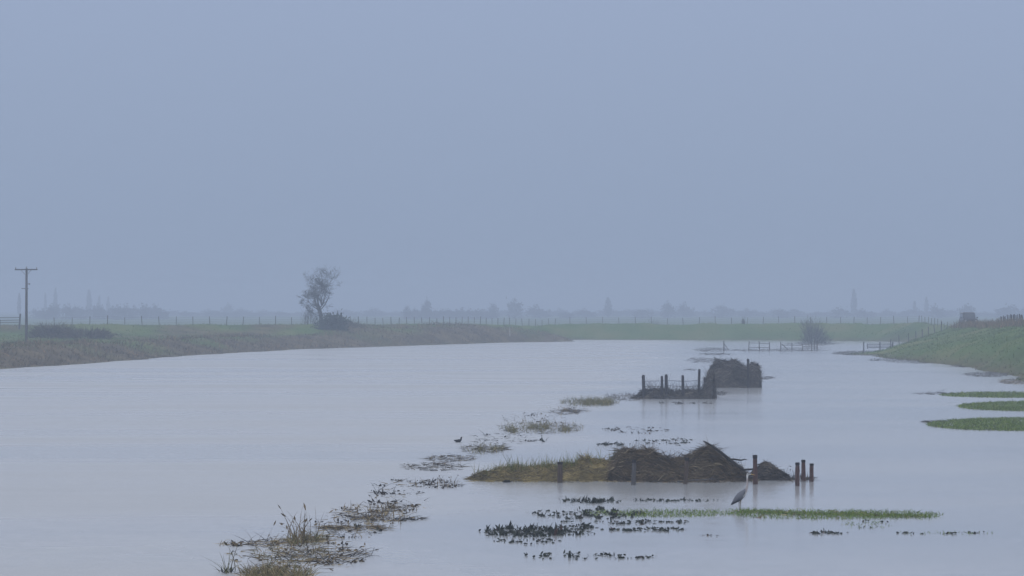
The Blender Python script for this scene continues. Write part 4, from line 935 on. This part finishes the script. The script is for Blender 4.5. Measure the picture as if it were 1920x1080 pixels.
# half-drowned gate by the green bank
DG = 372.0; sc = F / DG
o = empty('field_gate', W(1650, 659, d=DG), 'half-drowned field gate between posts at the foot of the green bank', 'gate')
xa, xb = (1626 - CX) / sc, (1672 - CX) / sc
for px, top in ((1619.5, 641), (1650, 641), (1674, 641)):
    x = (px - CX) / sc; h = (659 - top) / sc; post_mb(h, .14, (x, DG, 0), (0, 0), .5, int(px), 6).build('post', M['grey_post'], o)
for py in (645.5, 649, 652):
    mb = MB(); z_ = (659 - py) / sc; mb.tube([(xa, DG - .12, z_), (xb, DG - .12, z_ + .02)], [.045, .045], 6); mb.build('rail', M['steel'], o)
for x in (xa, xb):
    mb = MB(); mb.tube([(x, DG - .12, .3), (x, DG - .12, .92)], [.045, .045], 6); mb.build('stile', M['steel'], o)

# ------------------------------------------------------------------ birds
def vcol_mat(name):
    m = bpy.data.materials.new(name); m.use_nodes = True; t = m.node_tree; b = t.nodes['Principled BSDF']
    a = t.nodes.new('ShaderNodeAttribute'); a.attribute_name = 'plumage'
    n = t.nodes.new('ShaderNodeTexNoise'); n.inputs['Scale'].default_value = 45
    tc_ = t.nodes.new('ShaderNodeTexCoord'); t.links.new(tc_.outputs['Object'], n.inputs['Vector'])
    mx = t.nodes.new('ShaderNodeMix'); mx.data_type = 'RGBA'; mx.blend_type = 'MULTIPLY'; mx.inputs[0].default_value = .35
    t.links.new(a.outputs['Color'], mx.inputs[6]); t.links.new(n.outputs['Fac'], mx.inputs[7]); t.links.new(mx.outputs[2], b.inputs['Base Color'])
    b.inputs['Roughness'].default_value = .7; b.inputs['Specular IOR Level'].default_value = .2
    return m
M['plumage'] = vcol_mat('plumage')

def loft_body(rings, n=14):
    """rings: centre, half width (across), half height (in the plane of the spine), colour function of the ring angle"""
    V, f, C = [], [], []; k = len(rings)
    for i, (c, wy, wz, cf) in enumerate(rings):
        a = np.array(rings[max(0, i - 1)][0]); b_ = np.array(rings[min(k - 1, i + 1)][0]); tg = b_ - a; tg = tg / (np.linalg.norm(tg) + 1e-9)
        up_ = np.array((-tg[2], 0, tg[0]))
        for j in range(n):
            an = 2 * math.pi * j / n
            V.append(np.array(c) + np.array((0, 1, 0)) * wy * math.sin(an) + up_ * wz * math.cos(an)); C.append(cf(math.cos(an), abs(math.sin(an))))
    for i in range(k - 1):
        for j in range(n): f.append((i * n + j, (i + 1) * n + j, (i + 1) * n + (j + 1) % n, i * n + (j + 1) % n))
    f.append(tuple(range(n))); f.append(tuple((k - 1) * n + j for j in range(n))[::-1])
    return V, f, C

def bird_object(name, V, f, C, loc, label, cat, sc=1.0):
    mb = MB(); V = np.array(V) * sc; o_loc = np.array(loc, float)
    mb.add(V, f); ob = mb.build(name, M['plumage'], None, smooth=True); ob.location = tuple(float(q) for q in o_loc)
    ca = ob.data.color_attributes.new('plumage', 'FLOAT_COLOR', 'POINT')
    ca.data.foreach_set('color', np.column_stack([np.array(C), np.ones(len(C))]).astype(np.float32).ravel())
    return tag(ob, label, cat)

# heron: x to the way it faces, z up, feet at the origin (metres)
G_, D_, Wt, Bk, Yl, Lg, NK = (.13, .135, .16), (.05, .053, .068), (.62, .62, .62), (.015, .015, .02), (.45, .30, .10), (.16, .13, .08), (.38, .34, .34)
dk = lambda c, s: Bk
rings = [((-.235, 0, .085), .008, .012, dk), ((-.20, 0, .115), .03, .025, lambda c, s: D_ if c > -.3 else Bk), ((-.15, 0, .165), .055, .045, lambda c, s: G_ if c > .2 else (Bk if s > .8 and c < .1 and c > -.35 else D_)),
         ((-.09, 0, .225), .078, .068, lambda c, s: G_ if c > -.2 else D_), ((-.025, 0, .285), .088, .082, lambda c, s: G_ if c > -.6 else D_), ((.04, 0, .345), .082, .080, lambda c, s: G_ if c > -.35 else (.42, .42, .44)),
         ((.095, 0, .40), .066, .062, lambda c, s: G_ if c > -.2 else ((.03, .03, .035) if c > -.6 else Wt)), ((.135, 0, .455), .046, .042, lambda c, s: G_ if c > 0 else NK), ((.163, 0, .515), .030, .030, lambda c, s: NK),
         ((.178, 0, .58), .023, .024, lambda c, s: NK), ((.182, 0, .66), .020, .021, lambda c, s: NK), ((.180, 0, .74), .019, .020, lambda c, s: NK), ((.180, 0, .80), .019, .020, lambda c, s: Wt), ((.186, 0, .845), .021, .022, lambda c, s: Wt),
         ((.203, 0, .872), .024, .026, lambda c, s: Wt if c < .2 or c > .8 else Bk), ((.235, 0, .878), .024, .024, lambda c, s: Wt if c < .1 or c > .75 else Bk), ((.265, 0, .872), .017, .017, lambda c, s: Wt if c < .3 else Bk),
         ((.285, 0, .868), .010, .011, lambda c, s: Yl), ((.335, 0, .858), .006, .007, lambda c, s: Yl), ((.395, 0, .845), .002, .002, lambda c, s: Yl)]
rings = [(c, wy * (1.2 if c[2] < .5 else 1.15), wz * (1.22 if .1 < c[2] < .5 else 1.15), cf) for c, wy, wz, cf in rings]
V, f, C = loft_body(rings)
def leg_add(V, f, C, pts, rad, col, n=7):
    mb = MB(); mb.tube(pts, rad, n); k = len(V); V = list(V) + list(mb.v[0]); f = list(f) + [tuple(int(q) + k for q in ff) for ff in mb.f]; C = list(C) + [col] * len(mb.v[0]); return V, f, C
for yy, fx in ((-.035, .02), (.035, -.015)):
    V, f, C = leg_add(V, f, C, [(-.02 + fx, yy, .24), (-.01 + fx, yy, .17), (-.015 + fx, yy, .10), (-.005 + fx, yy, .0), (-.003 + fx, yy, -.10)], [.03, .016, .009, .007, .007], Lg)
    for tx, ty in ((.07, 0), (.055, .035), (.055, -.035), (-.045, 0)):
        V, f, C = leg_add(V, f, C, [(-.005 + fx, yy, -.095), (-.005 + fx + tx, yy + ty, -.10)], [.006, .003], Lg, 5)
# folded wing feathers and trailing plumes on each flank
for sg in (-1, 1):
    wr = [((-.225, sg * .02, .10), .006, .012, dk), ((-.15, sg * .058, .15), .012, .035, lambda c, s: Bk if c < .3 else D_), ((-.07, sg * .080, .225), .016, .055, lambda c, s: D_ if c < -.2 else G_), ((.02, sg * .082, .315), .016, .058, lambda c, s: G_), ((.085, sg * .06, .385), .012, .035, lambda c, s: G_ if c > -.4 else Bk)]
    v2_, f2_, c2_ = loft_body(wr, 10); k = len(V); V = list(V) + list(v2_); f = list(f) + [tuple(q + k for q in ff) for ff in f2_]; C = list(C) + list(c2_)
hp = W(1388, 953.5)
bird_object('heron', V, f, C, (hp[0] - .0, hp[1], .015), 'grey heron standing upright with stretched neck on the green grass strip', 'heron', 1.0)

# small black waterbird afloat near the reed line
def small_bird(px, py, face, label):
    bl = lambda c, s: (.012, .012, .014)
    rg = [((-.16, 0, .075), .006, .006, bl), ((-.12, 0, .06), .035, .028, bl), ((-.06, 0, .045), .062, .05, bl), ((.0, 0, .045), .07, .058, bl), ((.06, 0, .055), .058, .055, bl), ((.095, 0, .085), .036, .042, bl),
          ((.108, 0, .125), .024, .028, bl), ((.112, 0, .160), .026, .028, bl), ((.132, 0, .182), .024, .022, bl), ((.152, 0, .178), .012, .012, lambda c, s: (.5, .45, .4)), ((.185, 0, .168), .003, .004, lambda c, s: (.5, .45, .4))]
    V, f, C = loft_body(rg, 12); V = np.array(V); V[:, 0] *= face
    return bird_object('waterbird', V, [tuple(q[::-1]) for q in f] if face < 0 else f, C, W(px, py), label, 'bird', 1.05)
small_bird(859, 829, 1, 'small black waterbird swimming beside the reed line')
